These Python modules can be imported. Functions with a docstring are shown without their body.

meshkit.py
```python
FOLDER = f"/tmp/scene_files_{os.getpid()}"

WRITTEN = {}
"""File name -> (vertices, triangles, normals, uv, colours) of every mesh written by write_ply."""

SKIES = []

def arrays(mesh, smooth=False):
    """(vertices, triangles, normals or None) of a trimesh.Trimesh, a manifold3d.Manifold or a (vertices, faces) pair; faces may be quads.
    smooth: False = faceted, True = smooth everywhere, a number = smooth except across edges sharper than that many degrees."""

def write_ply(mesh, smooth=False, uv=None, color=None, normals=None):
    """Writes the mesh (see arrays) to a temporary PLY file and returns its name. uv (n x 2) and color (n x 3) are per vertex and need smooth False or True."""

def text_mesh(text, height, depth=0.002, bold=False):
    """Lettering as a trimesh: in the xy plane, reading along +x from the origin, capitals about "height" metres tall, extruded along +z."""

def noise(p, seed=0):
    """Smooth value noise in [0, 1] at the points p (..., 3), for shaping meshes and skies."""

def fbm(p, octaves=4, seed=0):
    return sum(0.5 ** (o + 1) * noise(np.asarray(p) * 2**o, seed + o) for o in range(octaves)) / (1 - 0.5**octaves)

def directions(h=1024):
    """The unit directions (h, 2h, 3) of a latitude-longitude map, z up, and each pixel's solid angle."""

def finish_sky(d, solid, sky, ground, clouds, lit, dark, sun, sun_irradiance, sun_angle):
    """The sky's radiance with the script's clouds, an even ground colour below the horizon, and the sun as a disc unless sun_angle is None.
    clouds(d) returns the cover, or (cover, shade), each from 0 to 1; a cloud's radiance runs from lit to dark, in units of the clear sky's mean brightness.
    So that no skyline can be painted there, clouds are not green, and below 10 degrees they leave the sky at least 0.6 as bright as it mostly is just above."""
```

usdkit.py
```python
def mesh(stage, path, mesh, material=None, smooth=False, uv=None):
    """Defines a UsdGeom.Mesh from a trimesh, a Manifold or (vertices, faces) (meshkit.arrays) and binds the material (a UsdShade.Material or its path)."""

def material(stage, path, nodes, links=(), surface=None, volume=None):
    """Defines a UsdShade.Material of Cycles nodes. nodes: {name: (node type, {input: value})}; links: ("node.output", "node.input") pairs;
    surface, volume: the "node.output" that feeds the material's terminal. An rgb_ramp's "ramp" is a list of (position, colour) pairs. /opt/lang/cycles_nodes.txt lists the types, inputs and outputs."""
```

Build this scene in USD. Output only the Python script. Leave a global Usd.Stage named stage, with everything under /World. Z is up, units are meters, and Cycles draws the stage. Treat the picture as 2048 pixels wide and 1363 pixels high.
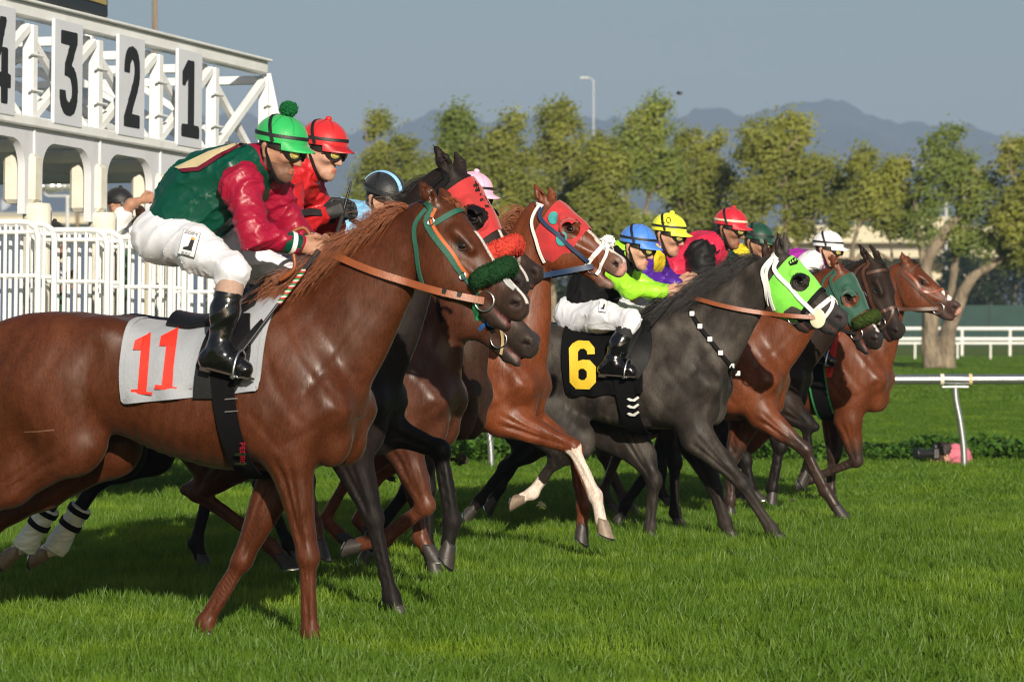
import math, random, numpy as np, trimesh, usdkit, meshkit
from pxr import Usd, UsdGeom, UsdShade, UsdLux, Gf, Sdf, Vt
from scipy.interpolate import PchipInterpolator
from shapely.geometry import Polygon, Point
from shapely import affinity
stage = Usd.Stage.CreateInMemory()
UsdGeom.SetStageUpAxis(stage, 'Z'); UsdGeom.SetStageMetersPerUnit(stage, 1.0)
UsdGeom.Xform.Define(stage, '/World'); UsdGeom.Scope.Define(stage, '/World/Looks')
random.seed(7); RNG = np.random.default_rng(11)

# ------------------------------------------------------------------ camera, sky, sun, exposure
FPX, CAM_H, HOR = 7000.0, 1.37, 650.0            # focal length and horizon in pixels of the 2048 px wide picture
cam = UsdGeom.Camera.Define(stage, '/World/camera')
cam.AddTranslateOp().Set((0, 0, CAM_H)); cam.AddRotateXOp().Set(90 - math.degrees(math.atan((681.5 - HOR) / FPX)))
cam.CreateHorizontalApertureAttr(36.0); cam.CreateFocalLengthAttr(36.0 * FPX / 2048)
cam.CreateFStopAttr(6.2); cam.CreateFocusDistanceAttr(18.0)
cam.CreateClippingRangeAttr((0.5, 60000.0)); cam.CreateExposureAttr(0.4)
SUN_EL, SUN_AZ = math.radians(20), math.radians(11)   # the sun stands low behind the camera, a little to its right
HAZE = 2.5e-4
SD = np.array([math.sin(SUN_AZ) * math.cos(SUN_EL), -math.cos(SUN_AZ) * math.cos(SUN_EL), math.sin(SUN_EL)])
sky = UsdLux.DomeLight.Define(stage, '/World/sky')
skym = usdkit.material(stage, '/World/Looks/sky', {
    's': ('sky_texture', dict(sky_type='single_scattering', sun_disc=False, sun_elevation=SUN_EL, sun_rotation=math.atan2(SD[0], SD[1]), altitude=10.0, air_density=1.0, aerosol_density=2.0, ozone_density=1.5)),
    'b': ('background_shader', dict(strength=0.052))}, [('s.color', 'b.color')], surface='b.background')
UsdShade.MaterialBindingAPI.Apply(sky.GetPrim()).Bind(skym)
sun = UsdLux.DistantLight.Define(stage, '/World/sun')
sun.CreateNormalizeAttr(True); sun.CreateIntensityAttr(1.25); sun.CreateAngleAttr(0.6); sun.CreateColorAttr((1.0, 0.9, 0.75))
_z = SD; _x = np.cross([0, 0, 1.0], _z); _x /= np.linalg.norm(_x); _y = np.cross(_z, _x)
sun.AddTransformOp().Set(Gf.Matrix4d(*_x, 0, *_y, 0, *_z, 0, 0, 0, 0, 1))

# ------------------------------------------------------------------ naming and tagging
used = {}
def numbered(parent, name):
    n = used.get((parent, name), 0); used[(parent, name)] = n + 1
    return f'{parent}/{name}' + (f'_{n:03d}' if n else '')
def tag(prim, label=None, cat=None, group=None, kind=None):
    for k, v in (('label', label), ('category', cat), ('group', group), ('kind', kind)):
        if v: prim.SetCustomDataByKey(k, v)
def thing(name, label, cat, loc=(0, 0, 0), rz=0.0, group=None, kind=None):
    x = UsdGeom.Xform.Define(stage, numbered('/World', name))
    x.AddTranslateOp().Set(tuple(map(float, loc)))
    if rz: x.AddRotateZOp().Set(float(rz))
    tag(x.GetPrim(), label, cat, group, kind)
    return str(x.GetPath())
def put(name, mesh, mat, parent='/World', smooth=40, label=None, cat=None, group=None, kind=None, cd=None):
    path = numbered(parent, name)
    m = usdkit.mesh(stage, path, mesh, mat, smooth=smooth)
    if cd is not None:
        UsdGeom.PrimvarsAPI(m).CreatePrimvar('Cd', Sdf.ValueTypeNames.Color3fArray, 'vertex').Set(Vt.Vec3fArray.FromNumpy(np.asarray(cd, np.float32)))
    tag(m.GetPrim(), label, cat, group, kind)
    return path
def curves(name, strands, w0, w1, mat, parent, label=None):
    path = numbered(parent, name)
    c = UsdGeom.BasisCurves.Define(stage, path)
    n = strands.shape[1]
    c.CreateTypeAttr('linear'); c.CreateCurveVertexCountsAttr([n] * len(strands))
    c.CreatePointsAttr(Vt.Vec3fArray.FromNumpy(strands.reshape(-1, 3).astype(np.float32)))
    c.CreateWidthsAttr(Vt.FloatArray.FromNumpy(np.tile(np.linspace(w0, w1, n), len(strands)).astype(np.float32)))
    c.SetWidthsInterpolation('vertex')
    UsdShade.MaterialBindingAPI.Apply(c.GetPrim()).Bind(mat)
    tag(c.GetPrim(), label)
    return path

# ------------------------------------------------------------------ materials
def lin(r, g, b):
    f = lambda c: (c / 255 / 12.92) if c < 10.3 else ((c / 255 + .055) / 1.055) ** 2.4
    return (f(r), f(g), f(b))
_mats = {}
def M(name, col=(.5, .5, .5), rough=.5, var=.15, scale=12, bump=0.0, bscale=60, metallic=0, sheen=0, coat=0, cd=False, trans=0, spec=.5, stretch=(1, 1, 1), aniso=0, bdist=.01, dirt=None):
    if name in _mats: return _mats[name]
    n = {'tc': ('texture_coordinate', {}), 'mp': ('mapping', dict(scale=stretch)),
         'n': ('noise_texture', dict(scale=scale, detail=4.0, roughness=.6)),
         'mr': ('map_range', dict(from_min=.25, from_max=.75, to_min=1 - var, to_max=1 + var)),
         'cc': ('combine_color', {}),
         'mx': ('mix', dict(mix_type='multiply', fac=1.0)),
         'p': ('principled_bsdf', dict(roughness=rough, metallic=metallic, sheen_weight=sheen, coat_weight=coat, coat_roughness=.08, specular_ior_level=spec, anisotropic=aniso))}
    l = [('tc.object', 'mp.vector'), ('mp.vector', 'n.vector'), ('n.fac', 'mr.value'), ('mr.result', 'cc.r'), ('mr.result', 'cc.g'), ('mr.result', 'cc.b'), ('cc.color', 'mx.color2')]
    if cd:
        n['at'] = ('attribute', dict(attribute='Cd')); l.append(('at.color', 'mx.color1'))
    else:
        n['c'] = ('color', dict(value=col)); l.append(('c.color', 'mx.color1'))
    last = 'mx.color'
    if dirt:
        n['dn'] = ('noise_texture', dict(scale=dirt[1], detail=5.0, roughness=.65)); n['dr'] = ('map_range', dict(from_min=.52, from_max=.72, to_min=0.0, to_max=dirt[2], clamp=True))
        n['dm'] = ('mix', dict(mix_type='mix', color2=dirt[0])); l += [('mp.vector', 'dn.vector'), ('dn.fac', 'dr.value'), ('dr.result', 'dm.fac'), (last, 'dm.color1')]
        last = 'dm.color'
    l.append((last, 'p.base_color'))
    if bump:
        n['bn'] = ('noise_texture', dict(scale=bscale, detail=3.0, roughness=.6)); n['bp'] = ('bump', dict(strength=bump, distance=bdist))
        l += [('mp.vector', 'bn.vector'), ('bn.fac', 'bp.height'), ('bp.normal', 'p.normal')]
    out = 'p.BSDF'
    if trans:
        n['t'] = ('translucent_bsdf', {}); n['mc'] = ('mix_closure', dict(fac=trans)); l += [(last, 't.color'), ('p.BSDF', 'mc.closure1'), ('t.BSDF', 'mc.closure2')]
        out = 'mc.closure'
    m = usdkit.material(stage, '/World/Looks/' + name, n, l, surface=out)
    _mats[name] = m
    return m
def leaf_mat(name, c1, c2, c3, trans=.35, rough=.5, big=1.2):
    n = {'g': ('geometry', {}), 'r': ('rgb_ramp', {'ramp': [(0, c1), (.5, c2), (1, c3)]}),
         'nz': ('noise_texture', dict(scale=big, detail=3.0)), 'ad': ('math', dict(math_type='add')), 'sb': ('math', dict(math_type='multiply_add', value2=1.1, value3=-.55)),
         'p': ('principled_bsdf', dict(roughness=rough, specular_ior_level=.4)), 't': ('translucent_bsdf', {}), 'mc': ('mix_closure', dict(fac=trans))}
    l = [('g.position', 'nz.vector'), ('nz.fac', 'sb.value1'), ('g.random_per_island', 'ad.value1'), ('sb.value', 'ad.value2'), ('ad.value', 'r.fac'), ('r.color', 'p.base_color'), ('r.color', 't.color'), ('p.BSDF', 'mc.closure1'), ('t.BSDF', 'mc.closure2')]
    return usdkit.material(stage, '/World/Looks/' + name, n, l, surface='mc.closure')

# ------------------------------------------------------------------ picture frame -> places in the world
def P(px, py, Y):
    return np.array([(px - 1024) / FPX * Y, Y, CAM_H - (py - HOR) / FPX * Y])
class Fr:
    """An upright plane through (x, y): local x runs along it to the right of the picture, local y away from the camera, z up."""
    def __init__(s, x, y, yaw):
        s.o = np.array([x, y]); s.yaw = yaw
        s.u = np.array([math.cos(yaw), -math.sin(yaw)]); s.n = np.array([math.sin(yaw), math.cos(yaw)])
    def px(s, px, py, lat=0.0):
        px, py, lat = np.broadcast_arrays(np.asarray(px, float), np.asarray(py, float), np.asarray(lat, float))
        a = (px - 1024) / FPX
        Y = (s.o @ s.n + lat) / (a * s.n[0] + s.n[1])
        return np.stack([(a * Y - s.o[0]) * s.u[0] + (Y - s.o[1]) * s.u[1], lat, CAM_H - (py - HOR) / FPX * Y], -1)
    def loc(s, w):
        w = np.asarray(w, float); r = w[..., :2] - s.o
        return np.concatenate([(r @ s.u)[..., None], (r @ s.n)[..., None], w[..., 2:]], -1)

# ------------------------------------------------------------------ soft solids: distance fields turned into one mesh
def smin(a, b, k):
    h = np.maximum(k - np.abs(a - b), 0) / k
    return np.minimum(a, b) - h * h * k * .25
class Field:
    def __init__(s): s.p = []
    def add(s, prim, k=.03, sub=False, T=None):
        f, lo, hi = prim
        if T is not None:
            R, c = T
            g = f
            def f(X, Y, Z, g=g, R=R, c=c):
                x, y, z = X - c[0], Y - c[1], Z - c[2]
                return g(x * R[0, 0] + y * R[1, 0] + z * R[2, 0], x * R[0, 1] + y * R[1, 1] + z * R[2, 1], x * R[0, 2] + y * R[1, 2] + z * R[2, 2])
            q = np.array([[(lo, hi)[i][0], (lo, hi)[j][1], (lo, hi)[m][2]] for i in (0, 1) for j in (0, 1) for m in (0, 1)]) @ R.T + c
            lo, hi = q.min(0), q.max(0)
        s.p.append((f, np.asarray(lo, float), np.asarray(hi, float), k, sub))
    def at(s, q):
        q = np.asarray(q, float).reshape(-1, 3); d = np.full(len(q), .5)
        for f, lo, hi, k, sub in s.p:
            m = np.all((q > lo - .12) & (q < hi + .12), 1)
            if m.any():
                v = f(q[m, 0], q[m, 1], q[m, 2])
                d[m] = -smin(-d[m], v, k) if sub else smin(d[m], v, k)
        return d
    def grad(s, q, e=.004):
        g = np.stack([s.at(q + o) - s.at(q - o) for o in np.eye(3) * e], -1)
        return g / np.maximum(np.linalg.norm(g, axis=-1, keepdims=True), 1e-9)
    def mesh(s, h):
        lo = np.min([p[1] for p in s.p if not p[4]], 0) - 3 * h; hi = np.max([p[2] for p in s.p if not p[4]], 0) + 3 * h
        n = np.ceil((hi - lo) / h).astype(int) + 1
        ax = [(lo[i] + h * np.arange(n[i])).astype(np.float32) for i in range(3)]
        V = np.full(n, .5, np.float32)
        for f, a, b, k, sub in s.p:
            mg = max(k, 3 * h) + .01
            i0 = np.clip(np.floor((a - mg - lo) / h).astype(int), 0, n); i1 = np.clip(np.ceil((b + mg - lo) / h).astype(int) + 1, 0, n)
            if (i1 <= i0).any(): continue
            sl = tuple(slice(x, y) for x, y in zip(i0, i1))
            v = f(ax[0][sl[0]][:, None, None], ax[1][sl[1]][None, :, None], ax[2][sl[2]][None, None, :])
            V[sl] = -smin(-V[sl], v, k) if sub else smin(V[sl], v, k)
        return surface_nets(V, lo, h)
def surface_nets(V, lo, h):
    s = V < 0
    c = sum(s[i:s.shape[0] - 1 + i, j:s.shape[1] - 1 + j, k:s.shape[2] - 1 + k].astype(np.int8) for i in (0, 1) for j in (0, 1) for k in (0, 1))
    ids = np.argwhere((c > 0) & (c < 8)); num = np.full(c.shape, -1, np.int32); num[tuple(ids.T)] = np.arange(len(ids))
    cor = np.array([(i, j, k) for i in (0, 1) for j in (0, 1) for k in (0, 1)])
    val = np.stack([V[tuple((ids + o).T)] for o in cor], 1)
    acc, cnt = np.zeros((len(ids), 3)), np.zeros(len(ids))
    for a in range(8):
        for b in range(a + 1, 8):
            if np.abs(cor[a] - cor[b]).sum() == 1:
                m = (val[:, a] < 0) != (val[:, b] < 0)
                t = val[m, a] / (val[m, a] - val[m, b])
                acc[m] += cor[a] + t[:, None] * (cor[b] - cor[a]); cnt[m] += 1
    v = lo + h * (ids + acc / cnt[:, None])
    F = []
    for ax in range(3):
        b, g = (ax + 1) % 3, (ax + 2) % 3
        A, B = np.moveaxis(s, ax, 0)[:-1], np.moveaxis(s, ax, 0)[1:]
        e = np.argwhere(np.moveaxis(A != B, 0, ax)); e = e[(e[:, b] > 0) & (e[:, g] > 0) & (e[:, b] < c.shape[b]) & (e[:, g] < c.shape[g])]
        ob, og = np.zeros(3, int), np.zeros(3, int); ob[b] = 1; og[g] = 1
        q = np.stack([num[tuple((e - x).T)] for x in (ob + og, og, 0 * ob, ob)], 1)
        fl = ~s[tuple(e.T)]; q[fl] = q[fl][:, ::-1]; F.append(q)
    q = np.vstack(F); q = q[(q >= 0).all(1)]
    return v, np.vstack([q[:, [0, 1, 2]], q[:, [0, 2, 3]]])
def cone(a, b, ra, rb, sq=1.0):
    """A tapered limb from a to b; sq < 1 flattens it sideways."""
    a, b = np.asarray(a, float), np.asarray(b, float); ab = b - a; L2 = max(ab @ ab, 1e-9)
    def f(X, Y, Z):
        x, y, z = X - a[0], Y - a[1], Z - a[2]
        t = np.clip((x * ab[0] + y * ab[1] + z * ab[2]) / L2, 0, 1)
        return np.sqrt((x - t * ab[0]) ** 2 + ((y - t * ab[1]) / sq) ** 2 + (z - t * ab[2]) ** 2) - (ra + (rb - ra) * t)
    r = max(ra, rb)
    return f, np.minimum(a, b) - r, np.maximum(a, b) + r
def ell(c, r, ang=0.0):
    """An ellipsoid, turned in the x-z plane by ang (up from x)."""
    c, r = np.asarray(c, float), np.asarray(r, float); ca, sa = math.cos(ang), math.sin(ang)
    def f(X, Y, Z):
        x, y, z = X - c[0], Y - c[1], Z - c[2]
        u, w = x * ca + z * sa, -x * sa + z * ca
        return (np.sqrt((u / r[0]) ** 2 + (y / r[1]) ** 2 + (w / r[2]) ** 2) - 1) * r.min()
    m = np.array([max(r[0], r[2]), r[1], max(r[0], r[2])])
    return f, c - m, c + m
def loft(p0, p1, ts, top, bot, wid, pw=2.2, ctr=0.0, scale=1.0):
    """A trunk-like solid along the line p0-p1 of the x-z plane; top / bottom outlines are measured square to that line, in metres."""
    p0, p1 = np.asarray(p0, float), np.asarray(p1, float); L = np.linalg.norm(p1 - p0); u = (p1 - p0) / L; n = np.array([-u[1], u[0]])
    td = np.linspace(ts[0], ts[-1], 160)
    T, B, W = (PchipInterpolator(ts, np.asarray(q, float) * scale)(td) for q in (top, bot, wid))
    def f(X, Y, Z):
        x, z = X - p0[0], Z - p0[1]
        t = (x * u[0] + z * u[1]) / L; o = x * n[0] + z * n[1]
        tt = np.clip(t, ts[0], ts[-1])
        hi, lo, w = np.interp(tt, td, T), np.interp(tt, td, B), np.interp(tt, td, W)
        c, hh = (hi + lo) / 2, np.maximum((hi - lo) / 2, 1e-3)
        r = ((np.abs(o - c) / hh) ** pw + (np.abs(Y - ctr) / w) ** pw) ** (1 / pw)
        d = (r - 1) * np.minimum(hh, w); e = np.maximum(ts[0] - t, t - ts[-1]) * L
        return np.where((d > 0) & (e > 0), np.hypot(d, e), np.maximum(d, e))
    pts = np.array([p0 + u * t * L + n * o for t, a, b in zip(td, T, B) for o in (a, b)])
    return f, np.array([pts[:, 0].min(), ctr - W.max(), pts[:, 1].min()]), np.array([pts[:, 0].max(), ctr + W.max(), pts[:, 1].max()])

# ------------------------------------------------------------------ things laid on such a solid
def nearside(field, x, z, side=-1, y0=.7, n=90, end=0.0):
    """The surface's y where a sideways ray at (x, z) first meets the solid (nan if it misses)."""
    x, z = np.ravel(x), np.ravel(z); ys = np.linspace(side * y0, end, n)
    q = np.stack([np.repeat(x, n), np.tile(ys, len(x)), np.repeat(z, n)], 1)
    d = field.at(q).reshape(len(x), n); hit = d < 0
    k = hit.argmax(1); ok = hit.any(1) & (k > 0); k = np.maximum(k, 1); r = np.arange(len(x))
    t = d[r, k - 1] / (d[r, k - 1] - d[r, k] + 1e-9)
    return np.where(ok, ys[k - 1] + t * (ys[k] - ys[k - 1]), np.nan)
def fill(y):
    b = np.isnan(y)
    if b.all(): return np.zeros_like(y)
    if b.any(): y = y.copy(); y[b] = np.interp(np.flatnonzero(b), np.flatnonzero(~b), y[~b])
    return y
def on_px(field, fr, pxy, off, lat=-.25):
    """Points of the solid's near side that show at these pixels, lifted by off."""
    pxy = np.asarray(pxy, float); y = np.full(len(pxy), lat)
    for _ in range(3):
        q = fr.px(pxy[:, 0], pxy[:, 1], y); y = fill(nearside(field, q[:, 0], q[:, 2]))
    q = fr.px(pxy[:, 0], pxy[:, 1], y)
    on_px.hit = ~np.isnan(nearside(field, q[:, 0], q[:, 2]))
    return q + off * field.grad(q)
def tri_poly(poly, size):
    polys = getattr(poly, 'geoms', [poly]); ms = []
    for g in polys:
        v, f = trimesh.creation.triangulate_polygon(g, engine='earcut')
        v3 = np.column_stack([v, np.zeros(len(v))]); v3, f = trimesh.remesh.subdivide_to_size(v3, f, size, max_iter=12)
        ms.append(trimesh.Trimesh(v3, f))
    m = trimesh.util.concatenate(ms); m.merge_vertices(); return np.array(m.vertices)[:, :2], np.array(m.faces)
def shell(v, f, nrm, th):
    """A sheet given thickness th below it."""
    m = trimesh.Trimesh(v, f, process=False); e = m.edges; es = np.sort(e, 1)
    _, inv, cnt = np.unique(es, axis=0, return_inverse=True, return_counts=True); be = e[cnt[inv.ravel()] == 1]; n = len(v)
    side = np.vstack([np.column_stack([be[:, 1], be[:, 0], be[:, 0] + n]), np.column_stack([be[:, 1], be[:, 0] + n, be[:, 1] + n])])
    return np.vstack([v, v - nrm * th]), np.vstack([f, f[:, ::-1] + n, side])
def decal(field, fr, poly, off, th=.003, size=6, lat=-.25):
    v, f = tri_poly(poly, size); q = on_px(field, fr, v, off, lat); n = field.grad(q)
    f = f[on_px.hit[f].all(1)]; u_, f = np.unique(f, return_inverse=True); f = f.reshape(-1, 3); q, n = q[u_], n[u_]
    nn = np.cross(q[f[:, 1]] - q[f[:, 0]], q[f[:, 2]] - q[f[:, 0]]); 
    if (nn * n[f[:, 0]]).sum() < 0: f = f[:, ::-1]
    return shell(q, f, n, th)
def grid_sheet(Pg, Ng, th, closed=False, keep=None):
    a, b = Pg.shape[:2]; i, j = np.meshgrid(np.arange(a - 1), np.arange(b if closed else b - 1), indexing='ij'); i, j = i.ravel(), j.ravel(); j2 = (j + 1) % b
    if keep is not None: k = keep[i, j] & keep[i + 1, j] & keep[i, j2] & keep[i + 1, j2]; i, j, j2 = i[k], j[k], j2[k]
    q = np.column_stack([i * b + j, (i + 1) * b + j, (i + 1) * b + j2, i * b + j2])
    f = np.vstack([q[:, [0, 1, 2]], q[:, [0, 2, 3]]]); v, n = Pg.reshape(-1, 3), Ng.reshape(-1, 3)
    nn = np.cross(v[f[:, 1]] - v[f[:, 0]], v[f[:, 2]] - v[f[:, 0]])
    if (nn * n[f[:, 0]]).sum() < 0: f = f[:, ::-1]
    return shell(v, f, n, th)
def ray_out(field, C, D, r1=.55, n=70, r0=.01):
    """From centres C along unit D outwards: the first place where the solid ends."""
    rs = np.linspace(r0, r1, n); q = C[:, None] + D[:, None] * rs[None, :, None]
    d = field.at(q.reshape(-1, 3)).reshape(len(C), n); out = d > 0; k = np.maximum(out.argmax(1), 1); r = np.arange(len(C))
    t = np.clip(d[r, k - 1] / (d[r, k - 1] - d[r, k] - 1e-9), 0, 1)
    return C + D * (rs[k - 1] + t * (rs[k] - rs[k - 1]))[:, None]
def ribbon(p, nrm, w, th=.004, closed=False):
    """A flat strap along p, facing nrm."""
    p, nrm = np.asarray(p, float), np.asarray(nrm, float)
    t = (np.roll(p, -1, 0) - np.roll(p, 1, 0)) if closed else np.gradient(p, axis=0)
    t /= np.linalg.norm(t, axis=1, keepdims=True) + 1e-9
    s = np.cross(t, nrm); s /= np.linalg.norm(s, axis=1, keepdims=True) + 1e-9
    w = np.broadcast_to(w, len(p))[:, None] / 2
    ring = np.stack([p - s * w, p - s * w + nrm * th, p + s * w + nrm * th, p + s * w], 1)
    return ring_mesh(ring, closed)
def ring_mesh(ring, closed=False, caps=True):
    n, k = ring.shape[:2]; i, j = np.meshgrid(np.arange(n if closed else n - 1), np.arange(k), indexing='ij'); i, j = i.ravel(), j.ravel(); i2, j2 = (i + 1) % n, (j + 1) % k
    q = np.column_stack([i * k + j, i * k + j2, i2 * k + j2, i2 * k + j]); f = np.vstack([q[:, [0, 1, 2]], q[:, [0, 2, 3]]])
    if not closed and caps:
        a = np.arange(1, k - 1); f = np.vstack([f, np.column_stack([0 * a, a + 1, a]), (n - 1) * k + np.column_stack([0 * a, a, a + 1])])
    m = trimesh.Trimesh(ring.reshape(-1, 3), f, process=False)
    if m.volume < 0: m.invert()
    return m
def tube(p, r, sides=8, closed=False):
    p = np.asarray(p, float); r = np.broadcast_to(np.asarray(r, float), len(p))
    t = (np.roll(p, -1, 0) - np.roll(p, 1, 0)) if closed else np.gradient(p, axis=0); t /= np.linalg.norm(t, axis=1, keepdims=True) + 1e-9
    a = np.cross(t[0], [0, 0, 1.0] if abs(t[0][2]) < .9 else [1.0, 0, 0]); A = []
    for x in t:
        a = a - x * (a @ x); a /= np.linalg.norm(a) + 1e-9; A.append(a)
    A = np.array(A); B = np.cross(t, A); g = np.arange(sides) * 2 * np.pi / sides
    return ring_mesh(p[:, None] + r[:, None, None] * (np.cos(g)[None, :, None] * A[:, None] + np.sin(g)[None, :, None] * B[:, None]), closed)
def smooth_path(p, n):
    p = np.asarray(p, float); s = np.concatenate([[0], np.cumsum(np.linalg.norm(np.diff(p, axis=0), axis=1))])
    return PchipInterpolator(s, p)(np.linspace(0, s[-1], n))
def box(c, s, R=None):
    m = trimesh.creation.box(s)
    if R is not None: m.vertices = m.vertices @ np.asarray(R).T
    m.apply_translation(c); return m
def bevel_box(c, s, b=.01, R=None):
    s = np.asarray(s, float) / 2; b = min(b, s.min() * .45); pts = []
    for sx in (-1, 1):
        for sy in (-1, 1):
            for sz in (-1, 1):
                g = np.array([sx, sy, sz]) * s
                for a in range(3): q = g.copy(); o = [i for i in range(3) if i != a]; q[o[0]] -= np.sign(q[o[0]]) * b; q[o[1]] -= np.sign(q[o[1]]) * b; pts.append(q)
    m = trimesh.convex.convex_hull(np.array(pts))
    if R is not None: m.vertices = m.vertices @ np.asarray(R).T
    m.apply_translation(c); return m
def beam(a, b, w, h=None):
    """A square bar from a to b."""
    a, b = np.asarray(a, float), np.asarray(b, float); d = b - a; L = np.linalg.norm(d); d = d / L
    s = np.cross(d, [0, 0, 1.0]); s = s / np.linalg.norm(s) if np.linalg.norm(s) > 1e-3 else np.array([1.0, 0, 0]); t = np.cross(s, d)
    return bevel_box((a + b) / 2, (w, L, h or w), .006, np.column_stack([s, d, t]))
def cat(*ms):
    ms = [trimesh.Trimesh(*m, process=False) if isinstance(m, tuple) else m for m in ms if m is not None]
    return trimesh.util.concatenate(ms)
def ellipsoid(c, r, sub=3, R=None):
    m = trimesh.creation.icosphere(sub); m.vertices *= r
    if R is not None: m.vertices = m.vertices @ np.asarray(R).T
    m.apply_translation(c); return m
def torus(c, R, r, Rm=np.eye(3), n=28, arc=(0, 2 * np.pi), sides=8):
    full = abs(arc[1] - arc[0] - 2 * np.pi) < 1e-6; a = np.linspace(arc[0], arc[1], n, endpoint=not full)
    R = np.broadcast_to(np.asarray(R, float), 2)
    return tube(np.column_stack([R[0] * np.cos(a), 0 * a, R[1] * np.sin(a)]) @ np.asarray(Rm).T + c, r, sides, full)
# ------------------------------------------------------------------ horses
def rot2(a, deg):
    c, s = math.cos(math.radians(deg)), math.sin(math.radians(deg)); return np.array([a[0] * c - a[1] * s, a[0] * s + a[1] * c])
class View:
    """A solid seen in a turned frame (a head on its neck)."""
    def __init__(s, field, R, c): s.f, s.R, s.c = field, R, c
    def out(s, q): return np.asarray(q) @ s.R.T + s.c
    def dirs(s, q): return np.asarray(q) @ s.R.T
    def at(s, q): return s.f.at(s.out(q))
    def grad(s, q): return s.f.grad(s.out(q)) @ s.R
YAW = math.radians(18.7)
HX = dict(
    ts=[-.16, -.06, .02, .12, .22, .36, .5, .62, .74, .86, .95, 1.02],
    top=[.02, .085, .112, .112, .102, .092, .073, .06, .052, .048, .036, .004],
    bot=[-.05, -.09, -.115, -.15, -.195, -.22, -.19, -.125, -.085, -.074, -.07, -.045],
    wid=[.03, .075, .088, .098, .1, .09, .072, .055, .047, .05, .046, .026])
DEF_LEGS = dict(nf=[(.04, 0, -.62), (.1, 0, -.98), (.1, 0, -1.3), (.14, 0, -1.44)], ff=[(.06, 0, -.62), (-.1, 0, -1.0), (-.3, 0, -1.26), (-.36, 0, -1.4)],
                nh=[(-.78, 0, -.62), (-1.15, 0, -.95), (-1.25, 0, -1.3), (-1.2, 0, -1.44)], fh=[(-.7, 0, -.62), (-.95, 0, -1.0), (-.8, 0, -1.3), (-.72, 0, -1.42)])
def hoof(fet, tip):
    a = (tip - fet)[[0, 2]]; a /= np.linalg.norm(a); nb = rot2(a, -34); toe = rot2(nb, 90)
    A, N, T = (np.array([v[0], 0, v[1]]) for v in (a, nb, toe)); S = np.array([0, 1.0, 0])
    g = np.arange(22) * 2 * np.pi / 22; rings = []
    for k, (h, ra, rb, fw) in enumerate([(.088, .038, .037, -.012), (.078, .043, .041, -.008), (.045, .05, .047, .0), (.0, .06, .055, .012)]):
        c = tip - N * h * .92 + T * (fw - h * .35); ra, rb = ra * .9, rb * .9; rings.append(c + ra * np.cos(g)[:, None] * T + rb * np.sin(g)[:, None] * S)
    m = ring_mesh(np.array(rings))
    ga = np.linspace(-2.3, 2.3, 20); c = tip + T * .012 + N * .004
    p = c + .047 * np.cos(ga)[:, None] * T + .042 * np.sin(ga)[:, None] * S
    sh = ribbon(p, np.tile(N, (20, 1)), .02, .007)
    return m, sh
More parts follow.
